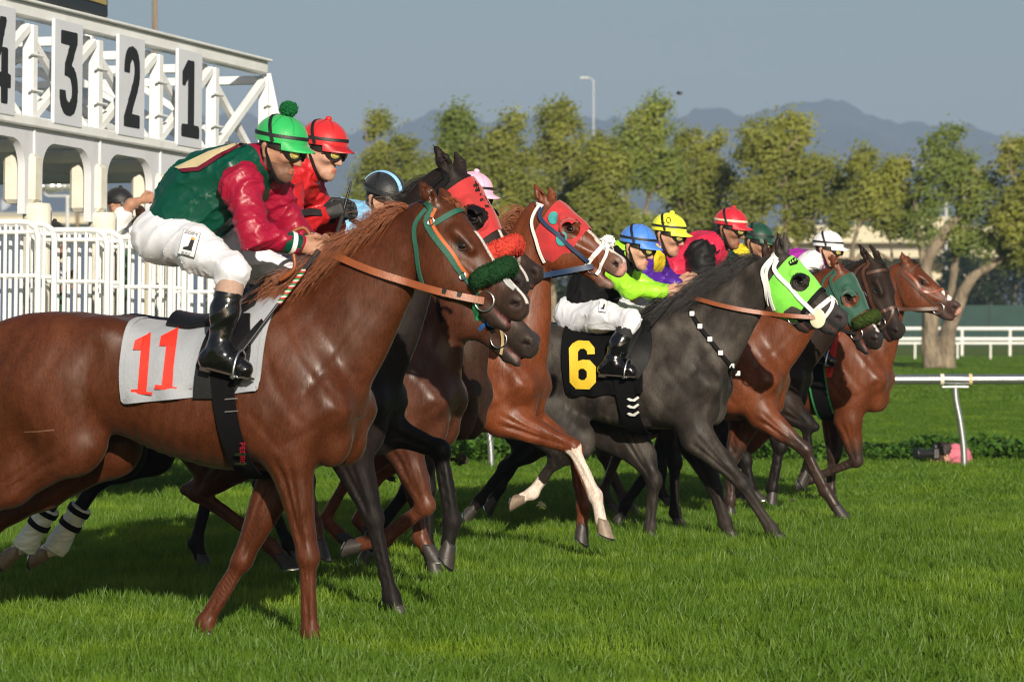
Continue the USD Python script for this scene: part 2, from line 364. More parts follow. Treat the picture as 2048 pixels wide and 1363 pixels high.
def build_horse(H):
    fr = Fr(*P(*H['W'], H['d'])[:2], H.get('yaw', YAW)); H['fr'] = fr
    zw = fr.px(*H['W'])[2]; F = Field(); res = H.get('res', .014)
    # trunk
    B = lambda x, z: (x, zw + z)
    xs = [-1.46, -1.4, -1.28, -1.1, -.95, -.78, -.6, -.4, -.2, 0, .14, .25, .325, .36]
    top = [-.36, -.28, -.2, -.115, -.085, -.09, -.105, -.12, -.075, -.005, -.08, -.2, -.33, -.42]
    bot = [-.46, -.56, -.62, -.62, -.6, -.57, -.645, -.71, -.745, -.745, -.73, -.69, -.6, -.5]
    wid = [.04, .12, .2, .255, .27, .265, .275, .285, .275, .25, .235, .2, .14, .05]
    x0, x1 = xs[0], xs[-1]
    F.add(loft(B(0, 0), B(1, 0), xs, top, bot, wid, 2.15))
    for s in (-1, 1):
        F.add(cone((.0, s * .13, zw - .2), (.262, s * .15, zw - .47), .1, .1, .8), .08)
        F.add(cone((.262, s * .14, zw - .47), (.05, s * .155, zw - .6), .105, .1, .8), .06)
        F.add(ell((.0, s * .17, zw - .5), (.16, .09, .13), -.5), .07)
        F.add(ell((.27, s * .085, zw - .6), (.085, .085, .12)), .05)
        F.add(ell((-.74, s * .19, zw - .17), (.09, .06, .06)), .12)
        F.add(ell((-1.08, s * .14, zw - .36), (.34, .145, .27), -.25), .12)
        F.add(ell((-1.3, s * .11, zw - .45), (.16, .11, .22), .1), .1)
    # neck
    poll = fr.px(*H['poll']); n0 = np.array(B(.08, -.30)); n1 = poll[[0, 2]] + np.array([-.035, -.06])
    L = np.linalg.norm(n1 - n0); nt = [-.25, -.08, .1, .27, .43, .58, .72, .86, 1.0, 1.06]
    nk = H.get('neck', 1.0)
    ntop = np.array([.26, .24, .225, .2, .172, .148, .122, .092, .055, .02]) * nk
    nbot = np.array([-.3, -.325, -.31, -.285, -.25, -.215, -.185, -.16, -.13, -.09]) * (.75 + .25 * nk)
    F.add(loft(n0, n1, nt, ntop, nbot, [.2, .185, .16, .132, .11, .096, .088, .083, .075, .05], 2.0), .08)
    un = (n1 - n0) / L; nn = np.array([-un[1], un[0]])
    H['crest'] = lambda t: n0 + un * t * L + nn * np.interp(t, nt, ntop)
    # head
    psi = math.radians(H.get('hyaw', 0)); R = np.array([[math.cos(psi), math.sin(psi), 0], [-math.sin(psi), math.cos(psi), 0], [0, 0, 1.0]]); c = np.array([poll[0], 0, 0])
    w = fr.o + fr.u * poll[0]; fr2 = Fr(w[0], w[1], fr.yaw + psi)
    po, no = np.array([0, poll[2]]), fr2.px(*H['nose'])[[0, 2]]
    v = no - po; sc = np.linalg.norm(v) / .6274; u = rot2(v / np.linalg.norm(v), 2.0); n = np.array([-u[1], u[0]]); LH = .553 * sc
    H0 = po - (u * -.0774 + n * .051) * sc
    T = (R, c); HV = View(F, R, c); H.update(F=F, HV=HV, fr2=fr2, sc=sc, zw=zw)
    hp = lambda t, o: H0 + u * np.asarray(t)[..., None] * LH + n * np.asarray(o)[..., None] * sc
    H['hp'] = hp; H['hu'], H['hn'], H['LH'] = u, n, LH
    k3 = lambda t, o, y=0.0: np.array([*(H0 + u * t * LH + n * o * sc)[[0]], y * sc, (H0 + u * t * LH + n * o * sc)[1]])
    H['k3'] = k3
    F.add(loft(H0, H0 + u * LH, HX['ts'], HX['top'], HX['bot'], HX['wid'], 2.3, scale=sc), .045, T=T)
    mo = H.get('mouth', .0)
    F.add(cone(k3(.5, -.13), k3(.78, -.105 - mo * .6), .042 * sc, .03 * sc, .95), .04, T=T); F.add(cone(k3(.78, -.1 - mo * .6), k3(.95, -.092 - mo), .03 * sc, .026 * sc, 1.1), .03, T=T); F.add(ell(k3(.88, -.115 - mo), np.array([.03, .024, .018]) * sc), .02, T=T)
    for s in (-1, 1):
        F.add(ell(k3(.36, -.12, s * .062), np.array([.11, .038, .085]) * sc, math.atan2(u[1], u[0])), .04, T=T)      # cheek
        F.add(cone(k3(.22, .05, s * .082), k3(.4, .045, s * .08), .02 * sc, .016 * sc), .03, T=T)                      # brow
        F.add(cone(k3(.42, -.03, s * .078), k3(.66, -.02, s * .052), .012 * sc, .008 * sc), .03, T=T)                   # facial crest
        F.add(ell(k3(.9, .012, s * .045), np.array([.04, .02, .034]) * sc, math.atan2(u[1], u[0])), .02, T=T)          # nostril wing
        F.add(ell(k3(.925, .003, s * .06), np.array([.021, .018, .0085]) * sc, math.atan2(u[1], u[0]) + .9), .012, True, T)
        F.add(ell(k3(.335, .026, s * .105), np.array([.036, .016, .022]) * sc, math.atan2(u[1], u[0])), .02, True, T)  # eye socket
    F.add(cone(k3(.7, -.078, -.06), k3(1.06, -.07 - mo * .5, -.06), .0035 * sc + mo * .25, .004 * sc + mo * .4), .01, True, T)
    F.add(cone(k3(.7, -.078, .06), k3(1.06, -.07 - mo * .5, .06), .0035 * sc + mo * .25, .004 * sc + mo * .4), .01, True, T)
    F.add(cone(k3(.74, -.078, 0), k3(1.08, -.07 - mo * .5, 0), .0035 * sc + mo * .3, .004 * sc + mo * .5), .01, True, T)
    for i, s in enumerate((-1, 1)):
        b = k3(-.03, .06, s * .05)
        if H.get('ears'): e = fr2.px(*H['ears'][i], s * .07); e[1] = s * .075
        else: e = b + np.array([-.05, s * .03, .15])
        m = b * .5 + e * .5 + np.array([.006, s * .018, 0])
        m2 = b * .18 + e * .82 + np.array([.007, s * .008, 0])
        F.add(cone(b, m, .03 * sc, .031 * sc, .6), .02, T=T); F.add(cone(m, m2, .031 * sc, .014 * sc, .6), .01, T=T); F.add(cone(m2, e, .014 * sc, .003, .7), .008, T=T)
        fo = np.array([.014, s * .025, .0]); F.add(cone(b * .68 + e * .32 + fo, b * .3 + e * .7 + fo * .75, .017 * sc, .008, .7), .006, True, T)
    # legs
    segs = []
    for key in ('nf', 'ff', 'nh', 'fh'):
        s = -1 if key[0] == 'n' else 1; fore = key[1] == 'f'; J = H.get(key)
        lat = np.array([.15, .12, .105, .105]) if fore else np.array([.17, .125, .115, .115])
        if J is None: J = np.array(DEF_LEGS[key]) + [0, 0, zw]; J[:, 1] = s * lat; J[:, 2] = np.maximum(J[:, 2], .03)
        else: J = np.array([fr.px(*p, s * l) for p, l in zip(J, lat)])
        a, k, f, h = J; y = np.array([0, s, 0])
        if fore:
            F.add(cone(np.array([.15, s * .15, zw - .52]), a, .12, .098, .8), .06)
            F.add(cone(a, k, .088, .043, .82), .05)
            dv = (k - a) / np.linalg.norm(k - a); pr = np.array([dv[2], 0, -dv[0]]) * -1          # towards the front
            F.add(cone(a + dv * .02 + pr * .04, a + dv * .25 + pr * .018, .05, .03, .9), .04)
            F.add(cone(a + dv * .02 - pr * .045, a + dv * .22 - pr * .02, .05, .03, .9), .04)
            F.add(ell(k, (.045, .044, .052), math.atan2((f - k)[2], (f - k)[0]) + np.pi / 2), .03)
        else:
            F.add(cone((-1.0, s * .15, zw - .4), a, .22, .12, .75), .1)
            F.add(cone((-1.2, s * .13, zw - .45), a * .45 + k * .55, .15, .07, .75), .1)
            F.add(cone(a, k, .11, .043, .7), .06)
            dv = (k - a) / np.linalg.norm(k - a)
            F.add(ell(k, (.05, .042, .058), math.atan2((f - k)[2], (f - k)[0]) + np.pi / 2), .03)
            hk = k - (f - k) / np.linalg.norm(f - k) * .055 + dv * .03
            F.add(cone(hk, k, .024, .03), .02); F.add(cone(hk, a * .55 + k * .45, .018, .03, .7), .03)
        q = (f - k) / np.linalg.norm(f - k); bk = np.array([q[2], 0, -q[0]]) * (1 if True else -1)
        F.add(cone(k, f, .034, .029, .85), .02)
        F.add(cone(k + q * .04 + bk * .02, f + bk * .022, .018, .02, .8), .012)                        # tendon behind the cannon
        F.add(ell(f, (.04, .037, .045), math.atan2(q[2], q[0]) + np.pi / 2), .02)
        F.add(cone(f + bk * .02, f + bk * .03 + q * .01, .02, .016), .02)
        pe = h - (h - f) / np.linalg.norm(h - f) * .07
        F.add(cone(f, pe, .033, .036, .92), .02)
        segs.append((key, a, k, f, h))
    H['segs'] = segs
    v, fc = F.mesh(res)
    # relief: folds and small muscle
    m = trimesh.Trimesh(v, fc, process=False); nr = m.vertex_normals
    v = v + nr * ((meshkit.fbm(v * [6, 9, 3.5], 3, H['seed']) - .5) * .016)[:, None]
    z_ = zw; ns0 = lambda t, o: tuple((n0 + un * t * L + nn * o) - [0, zw])
    GR = [([(.1, -.08), (.2, -.26), (.36, -.45)], .013, .022), ([(-.1, -.32), (-.14, -.48), (-.08, -.62)], .015, .024), ([(.02, -.2), (.08, -.38), (.2, -.53)], .009, .026), ([(.1, -.64), (.22, -.57), (.34, -.5)], .01, .02), ([(-.02, -.5), (.08, -.62)], .008, .02),
          ([(-.74, -.22), (-.79, -.4), (-.74, -.6)], .016, .034), ([(-1.04, -.16), (-1.16, -.4), (-1.2, -.62)], .012, .026), ([(-.9, -.24), (-1.0, -.45), (-.96, -.62)], .007, .03),
          ([ns0(.02, -.17), ns0(.4, -.13), ns0(.9, -.085)], .011, .022), ([ns0(.05, .04), ns0(.45, .05), ns0(.92, .02)], .006, .03), ([ns0(.1, .15), ns0(.6, .1)], .004, .02)]
    dsp = np.zeros(len(v)); vm = nr
    for pl, dep, wd in GR:
        pl = np.array(pl) + [0, zw]; dd = np.full(len(v), 9.0)
        for a_, b_ in zip(pl[:-1], pl[1:]):
            p2 = v[:, [0, 2]]; t_ = np.clip((p2 - a_) @ (b_ - a_) / ((b_ - a_) @ (b_ - a_)), 0, 1); dd = np.minimum(dd, np.linalg.norm(p2 - a_ - t_[:, None] * (b_ - a_), axis=1))
        sd_ = np.abs(v[:, 1]); dsp -= .55 * dep * (np.exp(-(dd / wd) ** 2) - .45 * np.exp(-(dd / (2.2 * wd)) ** 2)) * np.clip((sd_ - .03) / .05, 0, 1)
    rib = np.clip((v[:, 0] + .66) / .1, 0, 1) * np.clip((-.2 - v[:, 0]) / .1, 0, 1) * np.clip((zw - .25 - v[:, 2]) / .1, 0, 1) * np.clip((v[:, 2] - zw + .78) / .1, 0, 1)
    dsp += rib * .0022 * np.sin((v[:, 0] - .35 * (v[:, 2] - zw)) * 2 * np.pi / .062)
    for key, a, k, f, h in segs:
        for a_, b_, am in ((a, k, .02), (k, f, .012)):
            ab = b_ - a_; t_ = (v - a_) @ ab / (ab @ ab); rr = v - a_ - t_[:, None] * ab; dist = np.linalg.norm(rr, axis=1); m_ = (t_ > -.1) & (t_ < 1.1) & (dist < .13)
            un_ = rr[m_] / (dist[m_][:, None] + 1e-6); dsp[m_] += am * (meshkit.fbm(np.column_stack([un_ * 2.1, ]) + np.array([0, 0, 1.0]) * t_[m_][:, None] * 1.5 + 7.3, 2, H['seed'] + 1) - .5) * np.clip(1.1 - np.abs(2 * t_[m_] - 1), 0, 1)
            ax_ = ab / np.linalg.norm(ab); bk_ = np.array([ax_[2], 0, -ax_[0]]); c_ = un_ @ bk_; s_ = np.clip(np.abs(un_[:, 1]) * 1.3, 0, 1); wn = np.clip((t_[m_] + .02) * 5, 0, 1) * np.clip((1.0 - t_[m_]) * 5, 0, 1) * np.clip((.125 - dist[m_]) / .03, 0, 1)
            dsp[m_] -= am * (.6 if a_ is a else .75) * (np.exp(-((c_ - .4 + .25 * t_[m_]) / .17) ** 2) + .75 * np.exp(-((c_ + .28 - .2 * t_[m_]) / .15) ** 2) - .35) * s_ * wn
    v = v + nr * dsp[:, None]
    # coat colours
    base, dark = np.array(H['coat']), np.array(H['dark'])
    t1 = meshkit.fbm(v * 3, 3, H['seed'] + 3)[:, None]
    C = base * (.8 + .4 * t1)
    if 'dapple' in H: C = C * (1 - .35 * meshkit.noise(v * 13, 4)[:, None]) + np.array(H['dapple']) * (np.clip(meshkit.fbm(v * [9, 9, 5], 3, 8)[:, None] - .45, 0, 1) * 1.5)
    def segd(p, a, b):
        t = np.clip((p - a) @ (b - a) / ((b - a) @ (b - a)), 0, 1); return np.linalg.norm(p - a - t[:, None] * (b - a), axis=1), t
    for key, a, k, f, h in segs:
        dk = H.get('points', 1.0)
        d1, t_ = segd(v, a, k); d2, t2 = segd(v, k, f); d3, t3 = segd(v, f, h)
        wgt = np.where(np.minimum(d2, d3) < .085, 1.0, np.where(d1 < .11, np.clip((t_ - .35) * 2.2, 0, 1), 0.0))[:, None] * dk
        C = C * (1 - wgt) + dark * (.85 + .4 * t1) * wgt
        if key in H.get('white', {}):
            lv = H['white'][key]; nz = (meshkit.noise(v * 30, 2) - .5) * .12
            wm = ((d3 < .075) | ((d2 < .075) & (t2 + nz > lv)))[:, None]
            C = np.where(wm, np.array([.62, .52, .45]), C)
    hv = (v - c) @ R; tt = ((hv[:, [0, 2]] - H0) @ u) / LH; oo = ((hv[:, [0, 2]] - H0) @ n) / sc
    near = (tt > -.2) & (tt < 1.15) & (oo > -.28) & (oo < .18) & (np.abs(hv[:, 1]) < .13)
    w = np.clip((tt - H.get('muz', .6)) / .2, 0, 1) * near
    C = C * (1 - w[:, None]) + np.array(H.get('muzcol', (.022, .018, .016))) * w[:, None]
    de = np.hypot((tt - .335) * LH / sc, (oo - .028) * 1.25); we = (np.clip((.05 - de) / .026, 0, 1) * near * (np.abs(hv[:, 1]) > .04))[:, None] * .8; C = C * (1 - we) + np.array([.014, .009, .007]) * we
    for (ta, tb, hw, omin) in H.get('blaze', []):
        wb = near & (tt > ta) & (tt < tb) & (np.abs(hv[:, 1]) < hw * sc * (1 + .4 * (meshkit.noise(v * 25, 5) - .5))) & (oo > omin)
        C[wb] = (.68, .6, .55)
    if 'pinknose' in H:
        wb = near & (tt > .97) & (oo > -.05); C[wb] = (.42, .22, .18)
    nostr = near & (np.abs(tt - .925) < .035) & (np.abs(oo - .003) < .012) & (np.abs(hv[:, 1]) > .03); C[nostr] = (.012, .006, .006)
    gap = near & (tt > .78) & (np.abs(oo + .079 + mo * .3) < .004 + mo * .32) & (np.abs(hv[:, 1]) < .034); C[gap] = (.09, .026, .024)
    H['eye'] = k3(.335, .03)
    o3 = (fr.o[0], fr.o[1], 0.0)
    H['path'] = thing(H['name'], H['label'], 'horse', o3, -math.degrees(fr.yaw)); pth = H['path']
    put('body', (v, fc), H['mat'], pth, True, cd=C)
    # eyes
    for s in (-1, 1):
        e = k3(.335, .028); y = nearside(HV, [e[0]], [e[2]], s, .3)[0]
        if np.isnan(y): y = s * .08
        put('eye', ellipsoid(HV.out(np.array([e[0], y - s * .004, e[2]])), (.023, .015, .0165), 2), M('eye', (.006, .004, .004), .05, coat=1), pth, True)
        put('eyelid', cat(torus(HV.out(np.array([e[0], y + s * .002, e[2]])), (.026, .0185), .006, n=16, sides=5)), M('lid_' + H['key'], tuple(np.array(H['coat']) * .45), .5), pth, True)
    for key, a, k, f, h in segs:
        hm, sh = hoof(f, h); hf = put('hoof', hm, M('hoof_pale', (.2, .15, .11), .5, .35, 30, .2, 120) if key in H.get('white', {}) else M('hoof', (.035, .03, .027), .45, .3, 40, .2, 120), pth, 50, label='pale striped hoof' if key in H.get('white', {}) else None)
        put('shoe', sh, M('steel', (.55, .56, .58), .25, .1, metallic=1), hf, 50)
    # mane and tail
    hair = M('hair_' + H['key'], H['hair'], .4, .3, 30, spec=.4); rg = np.random.default_rng(H['seed']); ns = int(H.get('mane', 1200) * 3)
    if ns:
        t = rg.uniform(.02, 1.0, ns); cr = np.array([H['crest'](x) for x in t]); hl = H.get('mlen', .17) * rg.uniform(.5, 1.25, ns) * (1.25 - .5 * t)
        root = np.column_stack([cr[:, 0], rg.normal(0, .018, ns), cr[:, 1] - .012])
        side = np.where(rg.random(ns) < H.get('mnear', .35), -1, 1); clump = np.sin(t * 60 + H['seed']) * .5 + np.sin(t * 23) * .5
        d0 = np.column_stack([-.5 + .25 * rg.normal(size=ns) + .2 * clump, side * rg.uniform(.1, .7, ns), .75 + .25 * clump + .2 * rg.normal(size=ns)])
        g = np.column_stack([-1.0 + .3 * clump, side * .45, -1.15 + .5 * clump + .3 * rg.normal(size=ns)])
        sp = np.linspace(0, 1, 7); st = root[:, None] + hl[:, None, None] * (d0[:, None] * (sp - .55 * sp ** 2)[None, :, None] + g[:, None] * (sp ** 2 * .62)[None, :, None])
        curves('mane', st, .0028, .0011, hair, pth)
        nf = 0 if H.get('nofore') else 160; root = np.tile(HV.out(k3(.0, .1)), (nf, 1)) + rg.normal(0, .012, (nf, 3)); dr = np.array([.5 * u[0] + .2, 0, .5 * u[1]]) + rg.normal(0, .22, (nf, 3))
        st = root[:, None] + (dr[:, None] * sp[None, :, None] + np.array([-.1, 0, -.25]) * (sp ** 2)[None, :, None]) * .07
        if nf: curves('forelock', st, .0036, .0014, hair, pth)
    nt_ = 260; root = np.array([-1.42, 0, zw - .3]) + rg.normal(0, .02, (nt_, 3)); sp = np.linspace(0, 1, 8); ln = rg.uniform(.5, .85, nt_)
    dr = np.column_stack([-.75 + .12 * rg.normal(size=nt_), .1 * rg.normal(size=nt_), .1 + .1 * rg.normal(size=nt_)])
    curves('tail', root[:, None] + ln[:, None, None] * (dr[:, None] * sp[None, :, None] + np.array([-.1, 0, -.75]) * (sp ** 2)[None, :, None]), .008, .003, hair, pth)
    return H
# ---- tack laid on a horse
def head_strap(H, tos, w, mat, name, th=.005, off=None, both=True, parent=None, label=None, n=24):
    """A strap along (t, offset) points on the side of the head, and its twin on the far side."""
    off = H.get('soff', .004) if off is None else off; p = smooth_path(tos, n); q2 = H['hp'](p[:, 0], p[:, 1]); HV = H['HV']; par = parent or H['bridle']
    for s in ((-1, 1) if both else (-1,)):
        y = fill(nearside(HV, q2[:, 0], q2[:, 1], s, .25)); q = np.column_stack([q2[:, 0], y, q2[:, 1]]); nr = HV.grad(q)
        for _ in range(4):
            nr[1:-1] = (nr[:-2] + nr[1:-1] + nr[2:]) / 3
        nr /= np.linalg.norm(nr, axis=1, keepdims=True); q = q + nr * off
        put(name, ribbon(HV.out(q), HV.dirs(nr), w, th), mat, par, 40, label=label)
def clampr(H, t, ph, C, D, q):
    tp, bt, wd = (np.interp(t, HX['ts'], HX[k]) for k in ('top', 'bot', 'wid')); hh = (tp - bt) / 2; pw = 2.3
    ex = 1 / ((np.abs(np.cos(ph)) / wd) ** pw + (np.abs(np.sin(ph)) / hh) ** pw) ** (1 / pw) * H['sc']
    r = np.linalg.norm(q - C, axis=1); return C + D * np.minimum(r, ex * 1.16)[:, None]
def head_loop(H, ta, tb, ph0=0, ph1=360, n=44, off=.004, oc=None):
    """Points round the head: t goes from ta (under) to tb (over the face); 0 = near side, 90 = over the face, 270 = under the jaw."""
    ph = np.radians(np.linspace(ph0, ph1, n)); s = (np.sin(ph) + 1) / 2; t = ta + (tb - ta) * s
    o = np.interp(t, HX['ts'], (np.array(HX['top']) + np.array(HX['bot'])) / 2) if oc is None else np.full(n, oc); c2 = H['hp'](t, o)
    C = np.column_stack([c2[:, 0], 0 * t, c2[:, 1]]); N3 = np.array([H['hn'][0], 0, H['hn'][1]]); D = -np.cos(ph)[:, None] * np.array([0, 1.0, 0]) + np.sin(ph)[:, None] * N3
    q = clampr(H, t, ph, C, D, ray_out(H['HV'], C, D, .34)); nr = H['HV'].grad(q); nr = nr * .5 + D * .5; nr /= np.linalg.norm(nr, axis=1, keepdims=True)
    return q + nr * off, nr
def head_band(H, ta, tb, w, mat, name, ph0=0, ph1=360, off=.004, th=.005, parent=None, label=None):
    q, nr = head_loop(H, ta, tb, ph0, ph1, off=off); put(name, ribbon(H['HV'].out(q), H['HV'].dirs(nr), w, th, False), mat, parent or H['bridle'], 40, label=label)
def shadow_roll(H, ta, tb, r, mat, label):
    q, nr = head_loop(H, ta, tb, -6, 186, off=r * .75, n=40); k = np.linspace(-1, 1, 40); rr = r * (1 - np.abs(k) ** 8) ** .5 + .004
    m = tube(H['HV'].out(q), rr, 18); m = m.subdivide(); nv = m.vertex_normals
    m.vertices += nv * ((meshkit.noise(m.vertices * 140, 3) - .5) * .016)[:, None]
    put('shadow_roll', m, mat, H['bridle'], 60, label=label)
    p = m.triangles_center; rg = np.random.default_rng(5); sel = rg.integers(0, len(p), 2600); d = m.face_normals[sel] + rg.normal(0, .35, (2600, 3)); sp = np.array([0, .5, 1])
    curves('fleece', p[sel][:, None] + d[:, None] * (sp * .006)[None, :, None], .0028, .0018, mat, H['bridle'])
def hood(H, mat, t1=.52, label=None, cup=None, cupmat=None, low=-62, eye_r=.056, trim=None, t0=.045):
    """A blinker hood: cloth round the face with eye holes, a cup behind each eye."""
    nt, npn = 64, 120; ts = np.linspace(t0, t1, nt); ph = np.radians(np.linspace(low, 180 - low, npn)); HV = H['HV']
    T_, Ph = np.meshgrid(ts, ph, indexing='ij'); T_ = T_.copy(); T_ += .0 * Ph
    o = np.interp(T_, HX['ts'], (np.array(HX['top']) + np.array(HX['bot'])) / 2); c2 = H['hp'](T_.ravel(), o.ravel())
    C = np.column_stack([c2[:, 0], 0 * c2[:, 0], c2[:, 1]]); N3 = np.array([H['hn'][0], 0, H['hn'][1]])
    D = -np.cos(Ph.ravel())[:, None] * np.array([0, 1.0, 0]) + np.sin(Ph.ravel())[:, None] * N3
    q = clampr(H, T_.ravel(), Ph.ravel(), C, D, ray_out(HV, C, D, .34)); g = HV.grad(q); q = q + g * (.007 + .004 * meshkit.noise(q * 22, H['seed']))[:, None]
    e = H['k3'](.335, .03); dx = (q[:, [0, 2]] - e[[0, 2]]); keep = (np.hypot(dx[:, 0], dx[:, 1]) > eye_r * H['sc']) | (np.abs(q[:, 1]) < .04)
    h = put('hood', grid_sheet(HV.out(q).reshape(nt, npn, 3), HV.dirs(g).reshape(nt, npn, 3), .004, keep=keep.reshape(nt, npn)), mat, H['path'], 40, label=label)
    if cup:
        for s in (-1, 1):
            y = nearside(HV, [e[0]], [e[2]], s, .3)[0]; y = s * .085 if np.isnan(y) else y; rg = []
            b = math.atan2(-H['hu'][1], -H['hu'][0]); er = eye_r * H['sc']
            for k in range(7):
                aa = k / 6 * 1.25; r = er * (math.cos(aa) * .55 + .5); dep = s * (.004 + cup * math.sin(aa) / math.sin(1.25))
                a = np.linspace(b - 1.75, b + 1.75, 26); rg.append(np.column_stack([e[0] + r * np.cos(a), np.full(26, y + dep), e[2] + r * np.sin(a)]))
            G = np.array(rg); N = np.zeros_like(G); N[..., 1] = s * .7; N[..., 0] = -H['hu'][0] * .7; N[..., 2] = -H['hu'][1] * .7
            put('blinker_cup', grid_sheet(HV.out(G), HV.dirs(N), .005), cupmat or mat, h, 40)
    if trim is not None:
        for ta in (t1,):
            q, nr = head_loop(H, ta, ta, low, 180 - low, off=.009); put('hood_binding', ribbon(HV.out(q), HV.dirs(nr), .03, .004), trim, h, 40)
    return h
def bit_ring(H, r=.042, label=None, to=(.727, -.081)):
    for s in (-1, 1):
        e = H['k3'](*to); y = fill(nearside(H['HV'], [e[0]], [e[2]], s, .25))[0] or s * .05; c = np.array([e[0], y + s * .012, e[2]])
        put('bit_ring', torus(H['HV'].out(c), r, .0048, H['HV'].R), M('steel'), H['bridle'], 60, label=label)
        if s < 0: H['bit'] = H['HV'].out(c)
        else: H['bit_far'] = H['HV'].out(c)
def bridle(H, mat, brow=None, nose=None, cheek=None, w=.02, nose_t=(.6, .64), throat=True, label=None, ring=.042):
    H['bridle'] = H['path']
    bit_ring(H, ring)
    head_strap(H, [(-.02, .045), (0, 0), (.3, -.035), (.66, -.07)], w, cheek or mat, 'cheek_strap')
    if throat: head_strap(H, [(-.06, .03), (-.05, -.03), (.12, -.13), (.3, -.2)], w * .8, mat, 'throat_strap', n=18)
    head_strap(H, [(-.1, .055), (-.02, .045)], w, mat, 'headpiece', n=6)
    if brow is not None: head_band(H, .0, .11, w, brow, 'browband', 12, 168)
    if nose is not None: head_band(H, nose_t[0], nose_t[1], w, nose, 'noseband', -75, 255)
def rein(H, hand, mat, sag=.03, w=.022, far=True, label=None, hand_far=None, keepers=()):
    """hand: in the horse's own frame."""
    for b, hd in ((H['bit'], hand), (H['bit_far'], (hand if hand_far is None else hand_far))):
        t = np.linspace(0, 1, 24)[:, None]; p = b + (np.asarray(hd) - b) * t; p[:, 2] -= sag * np.sin(np.pi * t[:, 0])
        s = -1 if b is H['bit'] else 1
        # keep clear of the neck
        for _ in range(3):
            d = H['F'].at(p); k = d < .015; k[0] = False; p[k, 1] += s * (.018 - d[k])
        p[1:-1] = (p[:-2] + p[1:-1] * 2 + p[2:]) / 4
        n = np.tile(np.array([0, float(s), 0]), (24, 1)) + np.array([0, 0, .2]); n /= np.linalg.norm(n[0])
        r = put('rein', ribbon(p, n, w, .005), mat, H['path'], 40, label=label if s < 0 else None)
        for k in keepers: put('keeper', bevel_box(p[k], (.02, .012, w + .008), .003, np.column_stack([*(lambda d: (d, np.array([0, 1.0, 0]), np.cross(d, [0, 1.0, 0])))((p[k + 1] - p[k - 1]) / np.linalg.norm(p[k + 1] - p[k - 1]))])), M('keeper_black', (.012, .012, .012), .4), r, 30)
        if not far: break
    return
def number_cloth(H, mat, edge, label, low=-10, name='number_cloth'):
    """edge: near-side corners in pixels: top rear, bottom rear, bottom front, top front."""
    fr, F = H['fr'], H['F']; tr, br, bf, tf = (fr.px(*p, l) for p, l in zip(edge, (-.1, -.27, -.27, -.1)))
    nx, nv = 44, 72; cz = H['zw'] - .38; v = np.linspace(0, 1, nv); uu = np.linspace(0, 1, nx); U, V = np.meshgrid(uu, v, indexing='ij')
    zl = br[2] + (bf[2] - br[2]) * U; phi0 = np.arctan2(zl - cz, .27); ph = phi0 + (np.pi - 2 * phi0) * V
    down = np.clip(1 - (ph - phi0) / (np.pi / 2 - phi0), -1, 1); down = np.abs(down)
    xl = tr[0] + (br[0] - tr[0]) * down; xr = tf[0] + (bf[0] - tf[0]) * down; X = xl + (xr - xl) * U
    C = np.column_stack([X.ravel(), 0 * X.ravel(), np.full(X.size, cz)]); D = np.column_stack([0 * X.ravel(), -np.cos(ph.ravel()), np.sin(ph.ravel())])
    q = ray_out(F, C, D, .6); g = F.grad(q); wv = meshkit.fbm(q * [7, 7, 2.5], 3, 31) - .5
    q = q + g * (.014 + .03 * wv + .01 * (V.ravel() < .04) * np.sin(U.ravel() * 21))[:, None]
    o3 = (fr.o[0], fr.o[1], 0); t = thing(name, label, 'saddle cloth', o3, -math.degrees(fr.yaw))
    G, N = q.reshape(nx, nv, 3), g.reshape(nx, nv, 3)
    put('cloth', grid_sheet(G, N, .005), mat, t, 40)
    hem = np.vstack([G[0, :nv // 2][::-1], G[:, 0], G[-1, :nv // 2]]); hn = np.vstack([N[0, :nv // 2][::-1], N[:, 0], N[-1, :nv // 2]])
    put('hem', ribbon(hem + hn * .003, hn, .022, .003), mat, t, 40)
    class CF:                                   # the cloth as a surface for what is printed on it
        at = staticmethod(lambda p: F.at(p) - .016 - .03 * (meshkit.fbm(np.asarray(p) * [7, 7, 2.5], 3, 31) - .5)); grad = staticmethod(F.grad)
    H['cloth'] = CF; return t
def girth(H, x, mat, parent, w=.11, edge=None, lab=None):
    F = H['F']; ph = np.radians(np.linspace(-92, 272, 76)); n = len(ph); C = np.column_stack([np.full(n, x), 0 * ph, np.full(n, H['zw'] - .4)]); D = np.column_stack([0 * ph, -np.cos(ph), np.sin(ph)])
    q = ray_out(F, C, D, .6); g = F.grad(q) * .3 + D; g /= np.linalg.norm(g, axis=1, keepdims=True); q = q + D * .026
    for _ in range(3): q[1:-1] = (q[:-2] + q[1:-1] + q[2:]) / 3
    q[:, 0] += -.04 * np.sin(ph)
    put('girth', ribbon(q, g, w, .007), mat, parent, 40, label=lab)
    if edge is not None:
        for s in (-1, 1):
            e = q.copy(); e[:, 0] += s * w / 2; put('girth_edge', ribbon(e + g * .004, g, .012, .006), edge, parent, 40)
    return q, g
